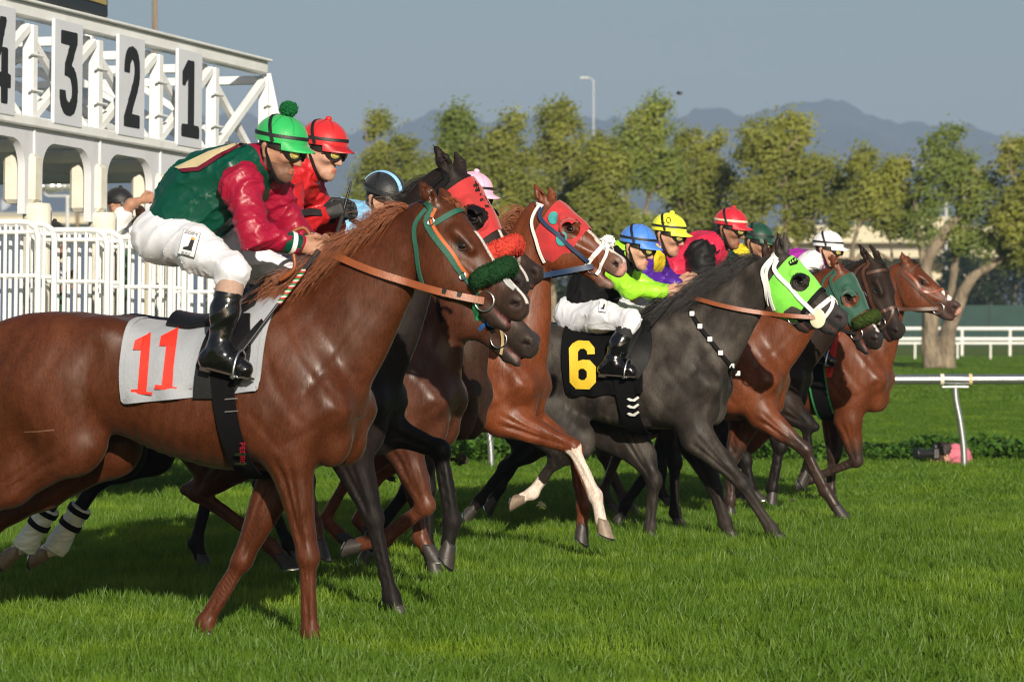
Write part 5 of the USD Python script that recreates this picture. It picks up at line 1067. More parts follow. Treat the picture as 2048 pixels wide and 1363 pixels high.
put('round_tank', ellipsoid((-2.3, -2.55, 3.2), (.2, .3, .3), 3), gw, G, True)
put('cable', tube(smooth_path([(-2.2, -2.7, 3.4), (-2.2, -2.65, 3.0), (-2.2, -2.3, 2.8)], 14), .012, 6), blk, G, 60)
c = P(214, 36, 27.6); t = thing('sign', 'dark framed green and gold sign cut off above the starting gate', 'sign', c, -10.4 - 90 + 90)
R90 = -10.4
put('frame', bevel_box((-.05, -.85, .6), (.12, 1.7, 1.2), .01), M('sign_black', (.012, .016, .02), .5), t, 30); put('gold_border', bevel_box((.016, -.85, .6), (.012, 1.56, 1.02), .004), M('sign_gold', (.36, .27, .09), .5, .1), t, 30); put('green_panel', bevel_box((.028, -.85, .6), (.012, 1.44, .9), .004), M('sign_green', (.02, .09, .05), .5, .1), t, 30)
put('leg', beam((-.05, -.3, .01), (-.05, -.3, -.2), .06), gw, t, 30)
# ------------------------------------------------------------------ the race
def coat(name, rough=.42, sheen=.06, spec=.3):
    n = {'tc': ('texture_coordinate', {}), 'mp': ('mapping', dict(scale=(1, 1, .5))), 'at': ('attribute', dict(attribute='Cd')),
         'n': ('noise_texture', dict(scale=5.0, detail=6.0, roughness=.68)), 'mr': ('map_range', dict(from_min=.28, from_max=.72, to_min=.62, to_max=1.42)), 'cc': ('combine_color', {}), 'mx': ('mix', dict(mix_type='multiply', fac=1.0)),
         'h': ('noise_texture', dict(scale=170.0, detail=2.0)), 'mh': ('map_range', dict(from_min=.3, from_max=.7, to_min=.75, to_max=1.25)), 'ch': ('combine_color', {}), 'mx2': ('mix', dict(mix_type='multiply', fac=1.0)), 'm2': ('mapping', dict(rotation=(0, -.25, 0), scale=(1, 1, .22))),
         'wv': ('noise_texture', dict(scale=14.0, detail=3.0, roughness=.6, distortion=1.2)), 'b1': ('bump', dict(strength=.24, distance=.01)), 'vn': ('noise_texture', dict(type='ridged_multifractal', scale=4.5, detail=2.0, distortion=.8, gain=1.2)), 'b2': ('bump', dict(strength=.22, distance=.01)),
         'rn': ('map_range', dict(from_min=.35, from_max=.7, to_min=rough - .09, to_max=rough + .2)), 'p': ('principled_bsdf', dict(sheen_weight=sheen, sheen_roughness=.3, specular_ior_level=spec))}
    l = [('tc.object', 'mp.vector'), ('mp.vector', 'n.vector'), ('n.fac', 'mr.value'), ('mr.result', 'cc.r'), ('mr.result', 'cc.g'), ('mr.result', 'cc.b'), ('at.color', 'mx.color1'), ('cc.color', 'mx.color2'), ('tc.object', 'm2.vector'), ('m2.vector', 'h.vector'), ('h.fac', 'mh.value'), ('mh.result', 'ch.r'), ('mh.result', 'ch.g'), ('mh.result', 'ch.b'), ('mx.color', 'mx2.color1'), ('ch.color', 'mx2.color2'), ('mx2.color', 'p.base_color'),
         ('m2.vector', 'wv.vector'), ('wv.fac', 'b1.height'), ('tc.object', 'vn.vector'), ('vn.fac', 'b2.height'), ('b2.normal', 'b1.normal'), ('b1.normal', 'p.normal'), ('n.fac', 'rn.value'), ('rn.result', 'p.roughness')]
    return usdkit.material(stage, '/World/Looks/coat_' + name, n, l, surface='p.BSDF')
def hpt(H, p, l=0.0): return H['fr'].px(*p, l)
CH, CHD = (.06, .0165, .0055), (.06, .0155, .0052)
BAY, BAYD = (.15, .042, .016), (.016, .011, .009)
BLK, BLKD = (.013, .009, .008), (.008, .0065, .006)
BG = 'horses breaking from the gate'
def mk(**k): H = dict(k); H.setdefault('mat', coat(H['key'], *((.54, .03, .14) if sum(H['coat']) < .08 else (.44, .05, .28)))); return build_horse(H)
A = mk(key='chestnut', name='horse', label='chestnut horse nearest the camera with green bridle, carrying number 11', seed=1, res=.0095, d=14.9, W=(560, 592), poll=(858, 398), nose=(1060, 612), mouth=.012,
       ears=[(838, 362), (876, 374)], coat=CH, dark=CHD, hair=(.2, .06, .02), mane=2300, mlen=.17, mnear=.55, muz=.62, muzcol=(.028, .016, .012), points=.6, blaze=[(.3, .98, .017, .03)],
       nf=[(578, 900), (616, 1112), (621, 1262), (630, 1314)], ff=[(570, 930), (484, 1122), (412, 1246), (424, 1300)], nh=[(150, 890), (-80, 1040), (-190, 1190), (-150, 1270)], fh=[(225, 895), (-20, 1050), (-130, 1200), (-90, 1275)])
B = mk(key='black', name='horse', label='black horse with a red hood and red fleece noseband, white striped leg wraps', seed=2, res=.012, d=16.4, W=(640, 600), neck=1.16, poll=(894, 336), nose=(1060, 572), ears=[(867, 289), (906, 301)], coat=BLK, dark=BLKD, hair=(.012, .01, .009), mane=900, mlen=.1, mnear=.3, nofore=1, white={'nh': 1.0, 'fh': 1.0}, blaze=[(.3, .95, .016, .03)],
       nf=[(692, 890), (746, 1035), (783, 1192), (806, 1244)], ff=[(712, 830), (881, 900), (905, 1040), (889, 1118)], nh=[(240, 905), (132, 962), (52, 1088), (10, 1114)], fh=[(300, 900), (198, 955), (113, 1092), (68, 1112)])
C_ = mk(key='dark_bay', name='horse', label='bay horse with a blue fleece noseband, its muzzle below the chestnut chin', seed=3, d=17.7, W=(775, 610), poll=(900, 490), nose=(1080, 690), mouth=.012, coat=(.062, .02, .01), dark=(.1, .03, .012), hair=(.015, .011, .009), mane=500, points=.5, muzcol=(.03, .022, .018),
       nf=[(800, 880), (852, 1012), (770, 1078), (694, 1092)], ff=[(810, 880), (832, 990), (842, 1075), (868, 1120)], nh=[(470, 915), (394, 984), (540, 1088), (577, 1136)], fh=[(520, 900), (610, 960), (630, 1050), (640, 1110)])
D_ = mk(key='brown', name='horse', label='brown horse with a thin brown noseband, only its muzzle showing before the red spotted hood', seed=4, d=18.9, W=(835, 612), poll=(938, 425), nose=(1089, 545), ears=[(915, 392), (925, 396)], coat=(.035, .016, .01), dark=BLKD, hair=(.012, .01, .009), mane=300, muzcol=(.03, .02, .017),
       nf=None, ff=None, nh=None, fh=None)
E = mk(key='red_chestnut', name='horse', nofore=1, label='chestnut horse with a red hood dotted teal and a white bridle', seed=5, res=.012, d=20.0, W=(960, 604), poll=(1078, 402), nose=(1254, 528), ears=[(1066, 366), (1096, 372)], mouth=.03, coat=(.12, .03, .009), dark=(.1, .025, .009), hair=(.22, .07, .025), mane=900, mlen=.2, muz=.72, muzcol=(.16, .1, .08), points=.5, white={'nf': .05}, blaze=[(.3, 1.05, .032, .015)], pinknose=1,
       nf=[(1000, 835), (1146, 893), (1192, 990), (1208, 1068)], ff=[(1040, 830), (1150, 900), (1168, 1012), (1160, 1076)], nh=[(790, 880), (700, 950), (650, 1040), (700, 1090)], fh=[(810, 880), (745, 960), (720, 1040), (745, 1080)])
Fg = mk(key='grey', name='horse', nofore=1, label='dark grey horse with a lime green hood, carrying number 6', seed=6, res=.0115, d=21.7, W=(1335, 618), poll=(1547, 508), nose=(1697, 636), ears=[(1556, 462), (1566, 458)], coat=(.026, .021, .018), dark=(.016, .013, .011), dapple=(.1, .088, .076), hair=(.014, .012, .011), mane=1400, mlen=.24, mnear=.5, points=.7, muzcol=(.03, .027, .027), white={'nh': .6},
       nf=[(1392, 872), (1484, 966), (1544, 1056), (1569, 1091)], ff=[(1388, 880), (1429, 975), (1451, 1044), (1469, 1087)], nh=[(1150, 880), (1112, 922), (1066, 986), (1026, 1002)], fh=[(1255, 850), (1308, 962), (1301, 1052), (1300, 1088)])
J_ = mk(key='hidden_brown', name='horse', label='dark brown horse mostly hidden behind the grey one, its ears above the grey mane', seed=7, d=22.9, W=(1330, 624), poll=(1522, 520), nose=(1640, 640), ears=[(1530, 470), (1546, 478)], coat=(.03, .014, .009), dark=BLKD, hair=(.012, .01, .009), mane=400,
       nf=None, ff=None, nh=[(1110, 860), (1010, 935), (960, 1000), (932, 1030)], fh=[(1130, 860), (1040, 910), (1000, 975), (975, 1015)])
Gb = mk(key='bright_bay', name='horse', nofore=1, label='bay horse with a dark green hood and green fleece noseband', seed=8, d=24.0, W=(1462, 622), poll=(1672, 532), nose=(1766, 684), ears=[(1661, 505), (1650, 510)], hyaw=8, coat=(.105, .028, .009), dark=(.028, .016, .012), hair=(.012, .01, .009), mane=500, mlen=.15, mouth=.015, blaze=[(.7, .86, .02, .02)],
       nf=[(1520, 826), (1610, 898), (1651, 980), (1683, 1032)], ff=[(1490, 840), (1464, 915), (1461, 998), (1458, 1037)], nh=[(1300, 840), (1240, 900), (1208, 980), (1232, 1030)], fh=None)
Hd = mk(key='dark_brown', name='horse', label='dark brown horse with a brown bridle between the green hood and the leading bay', seed=9, d=25.1, W=(1513, 622), poll=(1745, 515), nose=(1806, 668), ears=[(1714, 482), (1735, 487)], hyaw=22, coat=(.018, .011, .008), dark=BLKD, hair=(.012, .01, .009), mane=400, points=.9, muzcol=(.025, .02, .018),
       nf=[(1572, 815), (1612, 845), (1620, 925), (1602, 962)], ff=[(1545, 830), (1560, 892), (1545, 975), (1541, 1002)], nh=[(1380, 850), (1330, 900), (1320, 980), (1345, 1015)], fh=[(1420, 850), (1490, 920), (1505, 985), (1520, 1000)])
I_ = mk(key='leading_bay', name='horse', label='leading bay horse with a white nose mark, over a red saddle cloth, farthest right', seed=10, d=26.3, W=(1682, 632), poll=(1801, 524), nose=(1924, 615), ears=[(1801, 501), (1812, 510)], coat=(.1, .027, .009), dark=(.025, .015, .011), hair=(.012, .01, .009), mane=250, mlen=.1, muzcol=(.05, .03, .025), blaze=[(.62, .8, .04, .02)], pinknose=1,
       nf=[(1696, 838), (1714, 922), (1622, 958), (1597, 966)], ff=[(1672, 838), (1668, 912), (1661, 980), (1662, 1006)], nh=[(1520, 850), (1475, 915), (1470, 985), (1495, 1010)], fh=None)
# tack
grn = M('webbing_green', (.015, .09, .06), .6, .12, 60, .3, 300); org = M('rubber_orange', (.45, .11, .03), .45, .1, 30); tan = M('leather_tan', (.22, .06, .018), .4, .2, 20, .2, 160); brn = M('leather_brown', (.07, .028, .016), .4, .2, 30, .2, 200)
wht = M('webbing_white', (.72, .72, .7), .55, .06, 50, .2, 300); navy = M('webbing_navy', (.012, .03, .075), .5, .1, 50); redh = M('hood_red', (.4, .014, .016), .75, .12, 12, .35, 90, sheen=.3); redf = M('fleece_red', (.5, .05, .035), .95, .3, 60, .6, 200, spec=.08)
grf = M('fleece_green', (.01, .04, .014), .95, .3, 60, .6, 200, spec=.08); limeh = M('hood_lime', (.17, .62, .05), .7, .1, 12, .35, 90, sheen=.3); dgh = M('hood_green', (.006, .06, .035), .7, .12, 12, .35, 90, sheen=.3); blackw = M('webbing_black', (.005, .005, .0055), .7, .15, 60, .3, 300, spec=.15); teal = M('teal_cloth', (.02, .25, .25), .7)
mole = M('fleece_olive', (.035, .055, .012), .95, .3, 60, .6, 200, spec=.08); bluef = M('fleece_blue', (.02, .08, .25), .95, .3, 60, .6, 200, spec=.08); pinkt = M('webbing_black')
def bandage(H, key, t0, t1, mat, black=True):
    k, f = [(s[2], s[3]) for s in H['segs'] if s[0] == key][0]; p = lambda t: k + (f - k) * t; ts = np.linspace(t0, t1, 16); rr = np.interp(ts, [0, .75, .95, 1.15], [.056, .05, .06, .056])
    b = tube([p(t) for t in ts], rr, 20); b = b.subdivide(); b.vertices += b.vertex_normals * ((meshkit.noise(b.vertices * [30, 30, 90], 4) - .5) * .008)[:, None]; n = put('leg_wrap', b, mat, H['path'], 60)
    if black:
        for t in (t0 + .02, t0 + .22): put('black_band', tube([p(t), p(t + .07)], .058, 20), blackw, n, 60)
wrap = M('leg_wrap', (.68, .68, .6), .8, .08, 20, .3, 80)
# nearest chestnut
bridle(A, grn, brow=grn, cheek=None, w=.024); head_strap(A, [(-.01, .06), (.03, .016), (.33, -.02), (.66, -.06)], .014, org, 'orange_strap')
shadow_roll(A, .5, .66, .036, grf, 'dark green fleece noseband'); M('chin_rubber', (.4, .3, .15), .5)
head_strap(A, [(.66, -.1), (.74, -.15), (.76, -.165)], .026, M('strap_bright_green', (.02, .2, .07), .5), 'bit_strap', n=8); put('nose_tape', decal(A['F'], A['fr'], Polygon([(1001, 553), (1018, 547), (1046, 572), (1040, 580), (1030, 577), (1026, 582), (1012, 570)]), .004, .002, 5, -.03), M('tape', (.35, .36, .37), .5), A['path'], 40)
CLA = number_cloth(A, M('cloth_grey', (.27, .29, .325), .75, .06, 9, .3, 60, sheen=.2), None, 'pale grey saddle cloth with red number 11 on the nearest chestnut horse', ) if False else number_cloth(A, M('cloth_grey', (.27, .29, .325), .75, .06, 9, .3, 60, sheen=.2, dirt=((.3, .3, .31), 11, .3)), [(272, 640), (251, 800), (512, 778), (562, 592)], 'pale grey saddle cloth with red number 11 on the nearest chestnut horse')
num = M('numeral_red', (.72, .025, .012), .65, .05, 20, .2, 80)
D1 = [(270, 681), (302, 665), (296, 745), (293, 783), (305, 784), (304, 789), (262, 786), (263, 778), (276, 778), (282, 700), (266, 699)]; D2 = [(322, 673), (357, 655), (347, 735), (345, 773), (354, 774), (352, 781), (309, 777), (311, 769), (324, 770), (333, 692), (319, 692)]
for d in (D1, D2): put('numeral', decal(A['cloth'], A['fr'], Polygon(d), .004, .003, 5), num, CLA, 40)
SA = saddle(A, 'black racing saddle with girth and stirrup on the nearest chestnut horse', girth_x=-.135)
gt = meshkit.text_mesh('PEDRO', 10, .002, True); gt.vertices -= gt.bounds.mean(0)
class GF:
    at = staticmethod(lambda p: A['F'].at(p) - .034); grad = staticmethod(A['F'].grad)
put('girth_writing', (on_px(GF, A['fr'], np.column_stack([486 + gt.vertices[:, 1], 906 + gt.vertices[:, 0]]), .005), gt.faces), M('writing_red', (.6, .02, .05), .6), SA, False)
# black horse with the red hood
B['soff'] = E['soff'] = Fg['soff'] = Gb['soff'] = .015; bridle(B, blackw, w=.026); hood(B, redh, .5, 'red hood with black brush marks', .055, M('cup_black', (.005, .005, .005), .45, spec=.25), low=-50); shadow_roll(B, .58, .66, .04, redf, 'red fleece noseband')
for pl in ([(946, 366), (951, 365), (956, 384), (951, 385)], [(944, 372), (961, 366), (962, 370), (945, 377)], [(947, 381), (963, 377), (965, 381), (949, 386)], [(955, 388), (969, 391), (967, 396), (956, 393)], [(962, 394), (968, 393), (976, 414), (970, 412)], [(957, 400), (979, 396), (980, 400), (958, 405)], [(966, 412), (985, 415), (984, 420), (968, 417)]):
    put('brush_mark', decal(B['F'], B['fr'], Polygon(pl), .014, .002, 4, -.06), M('ink_black', (.02, .01, .01), .7), B['path'], 40)
for k in ('nh', 'fh'): bandage(B, k, .42, 1.06, wrap)
# buckles, old scars and the horny patches on the legs
for to in ((.5, -.058), (.04, .012)):
    e_ = A['k3'](*to); y_ = nearside(A['HV'], [e_[0]], [e_[2]], -1, .25)[0]; put('buckle', torus(A['HV'].out(np.array([e_[0], y_ - .012, e_[2]])), (.013, .016), .0028, n=14, sides=6), M('steel'), A['path'], 50)
put('scar', decal(A['F'], A['fr'], Polygon([(48, 862), (75, 861), (110, 857), (116, 838), (118, 839), (113, 860), (76, 864), (48, 865)]), .0015, .001, 5), M('scar_pale', (.13, .055, .03), .6), A['path'], 40)
for H_, c_ in ((A, (490, 1057)), (B, (816, 893))): put('leg_callus', decal(H_['F'], H_['fr'], affinity.rotate(affinity.scale(Point(*c_).buffer(1, 8), 6, 12), 25 if H_ is A else -60), .003, .003, 4, .05), M('callus', (.34, .28, .2), .9, .4, 90, .5, 200), H_['path'], 40)
for dz in (.0, .045): put('girth_buckle', decal(GF, A['fr'], Polygon([(470, 905 + dz * 400), (494, 905 + dz * 400), (494, 909 + dz * 400), (470, 909 + dz * 400)]), .006, .004, 5), M('steel'), SA, 40)
for y_ in (797, 822): put('girth_stitch', decal(GF, A['fr'], Polygon([(450, y_), (476, y_ - 2), (476, y_), (450, y_ + 2)]), .004, .002, 5), M('stitch_grey', (.12, .12, .12), .6), SA, 40)
# the others
bridle(C_, blackw, nose=bluef, w=.02, nose_t=(.55, .6)); shadow_roll(C_, .56, .62, .032, bluef, 'blue fleece noseband'); head_strap(C_, [(.62, -.02), (.8, -.1), (.82, -.12)], .014, M('chin_rubber'), 'tongue_strap', n=8)
bridle(D_, brn, nose=brn, w=.022, nose_t=(.58, .62)); head_strap(D_, [(.6, .05), (.72, -.02), (.78, -.1)], .016, brn, 'noseband_strap', n=8)
bridle(E, wht, w=.022, cheek=navy); hood(E, redh, .47, 'red hood dotted teal', .05, None, low=-88)
for (x, y, rx, ry) in ((1108, 437, 10, 12), (1124, 478, 11, 14), (1156, 413, 9, 7), (1176, 433, 9, 8)): put('teal_dot', decal(E['F'], E['fr'], affinity.scale(Point(x, y).buffer(1, 10), rx, ry), .016, .002, 4, -.08), teal, E['path'], 40)
head_band(E, .66, .7, .026, wht, 'noseband', -80, 260); head_strap(E, [(.7, .05), (.8, 0), (.8, -.11)], .018, wht, 'noseband_strap', n=10); head_strap(E, [(-.05, .05), (-.06, -.03), (.08, -.15), (.24, -.215)], .022, wht, 'white_strap', n=18) if 0 else None
put('nose_fluff', (lambda b: (b.vertices + b.vertex_normals * ((meshkit.noise(b.vertices * 160, 2) - .4) * .03)[:, None], b.faces))(ellipsoid(E['HV'].out(E['k3'](.7, .075)), (.035, .03, .03), 4)), wht, E['path'], 40)
bridle(Fg, wht, w=.026); hood(Fg, limeh, .56, 'lime green hood bound in black', .055, M('cup_black'), low=-82, trim=blackw); head_band(Fg, .64, .7, .028, wht, 'noseband', -80, 260); head_strap(Fg, [(.68, .055), (.8, .0), (.78, -.09)], .022, wht, 'noseband_strap', n=10)
head_strap(Fg, [(-.08, .05), (-.09, -.04), (.06, -.13), (.2, -.2)], .022, wht, 'white_strap', n=18); e_ = Fg['k3'](.74, -.075); put('bit_guard', ellipsoid(Fg['bit'] + [0, -.006, -.005], (.05, .008, .06), 3), M('guard_cream', (.6, .6, .42), .5), Fg['path'], True)
put('hood_mark', decal(Fg['F'], Fg['fr'], Polygon([(1576, 526), (1586, 518), (1594, 521), (1592, 530), (1580, 533)]), .016, .002, 4, -.06), blackw, Fg['path'], 40)
for q in range(4): put('hood_tooth', decal(Fg['F'], Fg['fr'], Polygon([(1579 + q * 4, 529 - q * 2), (1582 + q * 4, 528 - q * 2), (1579 + q * 4, 524 - q * 2)]), .018, .002, 4, -.06), M('tooth_green', (.3, .7, .1), .7), Fg['path'], 40)
bridle(Gb, dgh, w=.02); hood(Gb, dgh, .55, 'dark green hood', .05, None, low=-70); shadow_roll(Gb, .6, .66, .036, mole, 'olive fleece noseband')
bridle(Hd, brn, brow=brn, nose=brn, w=.022, nose_t=(.6, .62)); head_strap(Hd, [(.62, .05), (.78, -.02), (.8, -.1)], .018, brn, 'noseband_strap', n=10)
bridle(I_, brn, brow=brn, w=.02); head_strap(I_, [(.6, .06), (.52, .0), (.4, -.03), (.2, .01), (.02, .02)], .018, M('leather_red', (.2, .05, .025), .4), 'noseband_cross', n=22); head_strap(I_, [(.66, .06), (.76, .0), (.8, -.1)], .018, brn, 'noseband_strap', n=10); bridle(J_, brn, brow=brn)
# number 6 and the leading horse's red cloth
CLF = number_cloth(Fg, M('cloth_black', (.004, .004, .0045), .9, .1, 9, .3, 60, spec=.08), [(1132, 652), (1136, 786), (1285, 782), (1288, 640)], 'black saddle cloth with yellow number 6 on the grey horse')
S6 = Polygon([(1146, 686), (1157, 681), (1178, 682), (1189, 695), (1190, 708), (1175, 709), (1174, 702), (1168, 697), (1160, 698), (1156, 704), (1156, 722), (1166, 719), (1180, 720), (1192, 733), (1192, 764), (1179, 778), (1152, 777), (1140, 764), (1138, 696)], [[(1157, 741), (1157, 756), (1163, 760), (1170, 759), (1174, 753), (1174, 743), (1168, 737), (1161, 737)]])
put('numeral', decal(Fg['cloth'], Fg['fr'], S6, .004, .003, 4), M('numeral_yellow', (.62, .42, .02), .65, .05, 20, .2, 80), CLF, 40)
SF = saddle(Fg, 'black racing saddle with laced girth on the grey horse', girth_x=-.2, gw=.12)
for y in (797, 811, 826):
    class GF2: at = staticmethod(lambda p: Fg['F'].at(p) - .034); grad = staticmethod(Fg['F'].grad)
    put('white_lace', decal(GF2, Fg['fr'], Polygon([(1254, y), (1258, y - 2), (1266, y + 1), (1276, y - 5), (1279, y - 2), (1270, y + 5), (1260, y + 4)]), .006, .004, 4), wht, SF, 40)
CLI = number_cloth(I_, M('cloth_red', (.55, .02, .015), .75, .1, 9, .3, 60), [(1545, 650), (1550, 752), (1662, 752), (1690, 650)], 'red saddle cloth on the leading bay horse'); SI = saddle(I_, 'black racing saddle with green edged girth on the leading bay horse', girth_x=-.12, gw=.13, edge=M('edge_green', (.02, .2, .06), .6))
SE = saddle(E, 'black racing saddle with blue edged girth on the red hooded chestnut horse', girth_x=-.25, edge=M('edge_blue', (.01, .06, .35), .5)); SB = saddle(B, 'black racing saddle on the black horse behind number 11')
SG = saddle(Gb, 'black racing saddle on the bay horse with the dark green hood')
# breast strap with white studs on the grey
p = [hpt(Fg, q, l) for q, l in (((1378, 620), -.12), ((1398, 655), -.17), ((1425, 690), -.17), ((1455, 730), -.12), ((1473, 744), 0))]; q = smooth_path(p, 30); y = nearside(Fg['F'], q[:, 0], q[:, 2]); q[:, 1] = np.where(np.isnan(y), q[:, 1], y); nr = Fg['F'].grad(q); q += nr * .012
bs = put('neck_strap', ribbon(q, nr, .022, .005), blackw, Fg['path'], 40)
for k in (2, 7, 12, 17, 22, 28): put('white_stud', bevel_box(q[k] + nr[k] * .008, (.03, .012, .03), .004), wht, bs, 30)
# jockeys
def satin(name, col=None, var=.12): return M('satin_' + name, col, .4, var, 4, .22, 13, sheen=0, spec=.42, bdist=.012, stretch=(1, 1, 1.8))
sk = (.34, .17, .11)
JA = jockey(dict(key='green', fr=A['fr'], seed=1, res=.008, hres=.0035, helm=(563, 279), pitch=16, hyaw=10, hlat=-.01, label='jockey in green and crimson silks and green cap with pompom, nearest the camera', cap=(.02, .36, .09), hk=dict(pom=(.008, .1, .03)), skin=(.33, .165, .105), beard=.45,
    silk=satin('green', (.0, .05, .03)), sleeve=satin('crimson', (.27, .005, .028)), collar=satin('crimson'), cuff=satin('green'), wrist_band=M('webbing_white'), sh=(484, 372), el=(508, 470), wr=(600, 489), ha=(645, 500), hip=(334, 462), kn=(466, 538), an=(436, 700), toe=(488, 738), neck=(512, 325), puff=.98, sw=.93,
    sock=M('sock_tan', (.36, .24, .19), .85, .15, 80, .3, 200), ))
put('back_stripe', decal(JA['silkF'], A['fr'], Polygon([(352, 338), (420, 306), (486, 286), (500, 289), (440, 314), (400, 338), (368, 343)]), .012, .002, 7, -.03), M('stripe_cream', (.5, .42, .25), .5), JA['path'], 40); put('back_stripe_line', decal(JA['silkF'], A['fr'], Polygon([(362, 341), (398, 336), (436, 313), (490, 288), (493, 290), (440, 319), (402, 343), (368, 347)]), .0145, .002, 7, -.03), M('stripe_wine', (.12, .005, .02), .5), JA['path'], 40)
JB = jockey(dict(key='red', fr=B['fr'], seed=2, res=.01, helm=(648, 284), pitch=14, hyaw=14, label='jockey in red and black silks and red cap beside the green capped rider', cap=(.5, .016, .02), hk=dict(button=1, peak=(.4, .015, .02)), skin=(.42, .24, .17), silk=satin('red', (.42, .012, .016)), sleeve=satin('red'), glove=(.012, .012, .013), sh=(566, 392), el=(585, 462), wr=(648, 428), ha=(700, 412)))
zg = Polygon([(541, 386), (556, 392), (570, 408), (585, 412), (600, 424), (640, 424), (640, 434), (600, 436), (588, 426), (575, 424), (560, 408), (545, 400)])
put('zigzag', decal(JB['sleeveF'], B['fr'], zg, .02, .003, 5, -.2), M('zigzag_black', (.015, .012, .012), .5), JB['path'], 40)
JC = jockey(dict(key='sky', fr=C_['fr'], seed=3, helm=(770, 384), pitch=22, hyaw=8, label='jockey with black cap trimmed pale blue, low behind the black horse neck', cap=(.012, .014, .018), hk=dict(band=(.012, .012, .012)), silk=satin('sky', (.2, .45, .7)), sleeve=satin('sky')))
hb = JC; pth, nn_ = cap_path(hb['R'], hb['hc'], np.column_stack([np.cos(np.linspace(.2, 2.9, 30)), np.full(30, -.35), np.sin(np.linspace(.2, 2.9, 30))]), np.array([.119, .103, .105]), .003); put('cap_stripe', ribbon(pth, nn_, .022, .003), M('stripe_sky', (.25, .5, .8), .5), JC['path'], 40)
JE = jockey(dict(key='pink', fr=E['fr'], seed=4, helm=(946, 380), pitch=12, hyaw=5, label='jockey in a pale pink cap half hidden by the red hood', cap=(.75, .42, .58), hk=dict(button=1), silk=satin('pink', (.7, .4, .55)), sleeve=satin('pink')))
JF = jockey(dict(key='blue', fr=Fg['fr'], seed=5, res=.009, helm=(1276, 482), pitch=14, hyaw=8, label='jockey in blue cap, black vest and lime sleeves on the grey number 6 horse', cap=(.06, .2, .62), hk=dict(), skin=(.45, .25, .17), silk=M('vest_black', (.005, .005, .006), .75, .15, 12, .3, 60, spec=.15), sleeve=satin('lime', (.3, .7, .03)), sh=(1216, 535), el=(1258, 578), wr=(1330, 583), ha=(1366, 589), hip=(1158, 625), kn=(1262, 640), an=(1222, 725), toe=(1262, 742), neck=(1240, 508), sock=M('sock_black', (.012, .012, .013), .8), puff=.85, fold=.01, JP=1))
JJ = jockey(dict(key='yellow', fr=J_['fr'], seed=6, helm=(1338, 458), pitch=12, hyaw=10, label='jockey in yellow cap marked 10 and purple sleeves', cap=(.72, .75, .04), hk=dict(button=1), skin=(.4, .21, .14), silk=satin('yellow', (.65, .5, .02)), sleeve=satin('purple', (.06, .012, .22)), sh=(1280, 525), el=(1292, 562), wr=(1358, 563), ha=(1394, 563), hip=(1210, 590)))
class CapF: at = staticmethod(lambda q, J=JJ: (np.linalg.norm(((np.asarray(q) - J['hc']) @ J['R']) / np.array([.119, .103, .105]), axis=1) - 1) * .11); grad = staticmethod(lambda q, J=JJ: (lambda g: g / np.linalg.norm(g, axis=1, keepdims=True))((((np.asarray(q) - J['hc']) @ J['R']) / np.array([.119, .103, .105]) ** 2) @ J['R'].T))
tx = meshkit.text_mesh('10', 11, .5); tx.vertices -= tx.bounds.mean(0); put('cap_number', (on_px(CapF, J_['fr'], np.column_stack([1332 + tx.vertices[:, 0] * 1.15, 441 - tx.vertices[:, 1]]), .004, -.08), tx.faces), M('ink_black'), JJ['path'], False)
JG = jockey(dict(key='crimson', fr=Gb['fr'], seed=7, helm=(1461, 446), pitch=12, hyaw=10, label='jockey in crimson silks with black sleeves and red cap ringed cream', cap=(.5, .014, .03), hk=dict(button=1, band=(.6, .5, .35)), skin=(.22, .1, .06), silk=satin('rose', (.5, .02, .06)), sleeve=M('sleeve_black', (.006, .0055, .006), .6, .15, 12, .3, 60, spec=.25), puff=.88, sw=1.12, sh=(1400, 505), el=(1412, 562), wr=(1445, 560), ha=(1468, 556), hip=(1330, 560)))
JH = jockey(dict(key='bottle', fr=Hd['fr'], seed=8, helm=(1515, 474), pitch=14, hyaw=10, label='jockey in dark green cap and yellow collar behind the crimson rider', cap=(.006, .05, .03), silk=satin('yellow'), sleeve=satin('bottle', (.006, .05, .03)), skin=(.26, .13, .08)))
JI = jockey(dict(key='white', fr=I_['fr'], seed=9, helm=(1656, 489), pitch=10, hyaw=6, label='jockey in white cap and magenta silks with white sleeves', cap=(.72, .73, .75), skin=(.4, .22, .15), silk=satin('magenta', (.32, .02, .3)), sleeve=satin('white', (.7, .7, .7)), sh=(1622, 525), an=(1628, 700), toe=(1662, 722), kn=(1630, 640)))
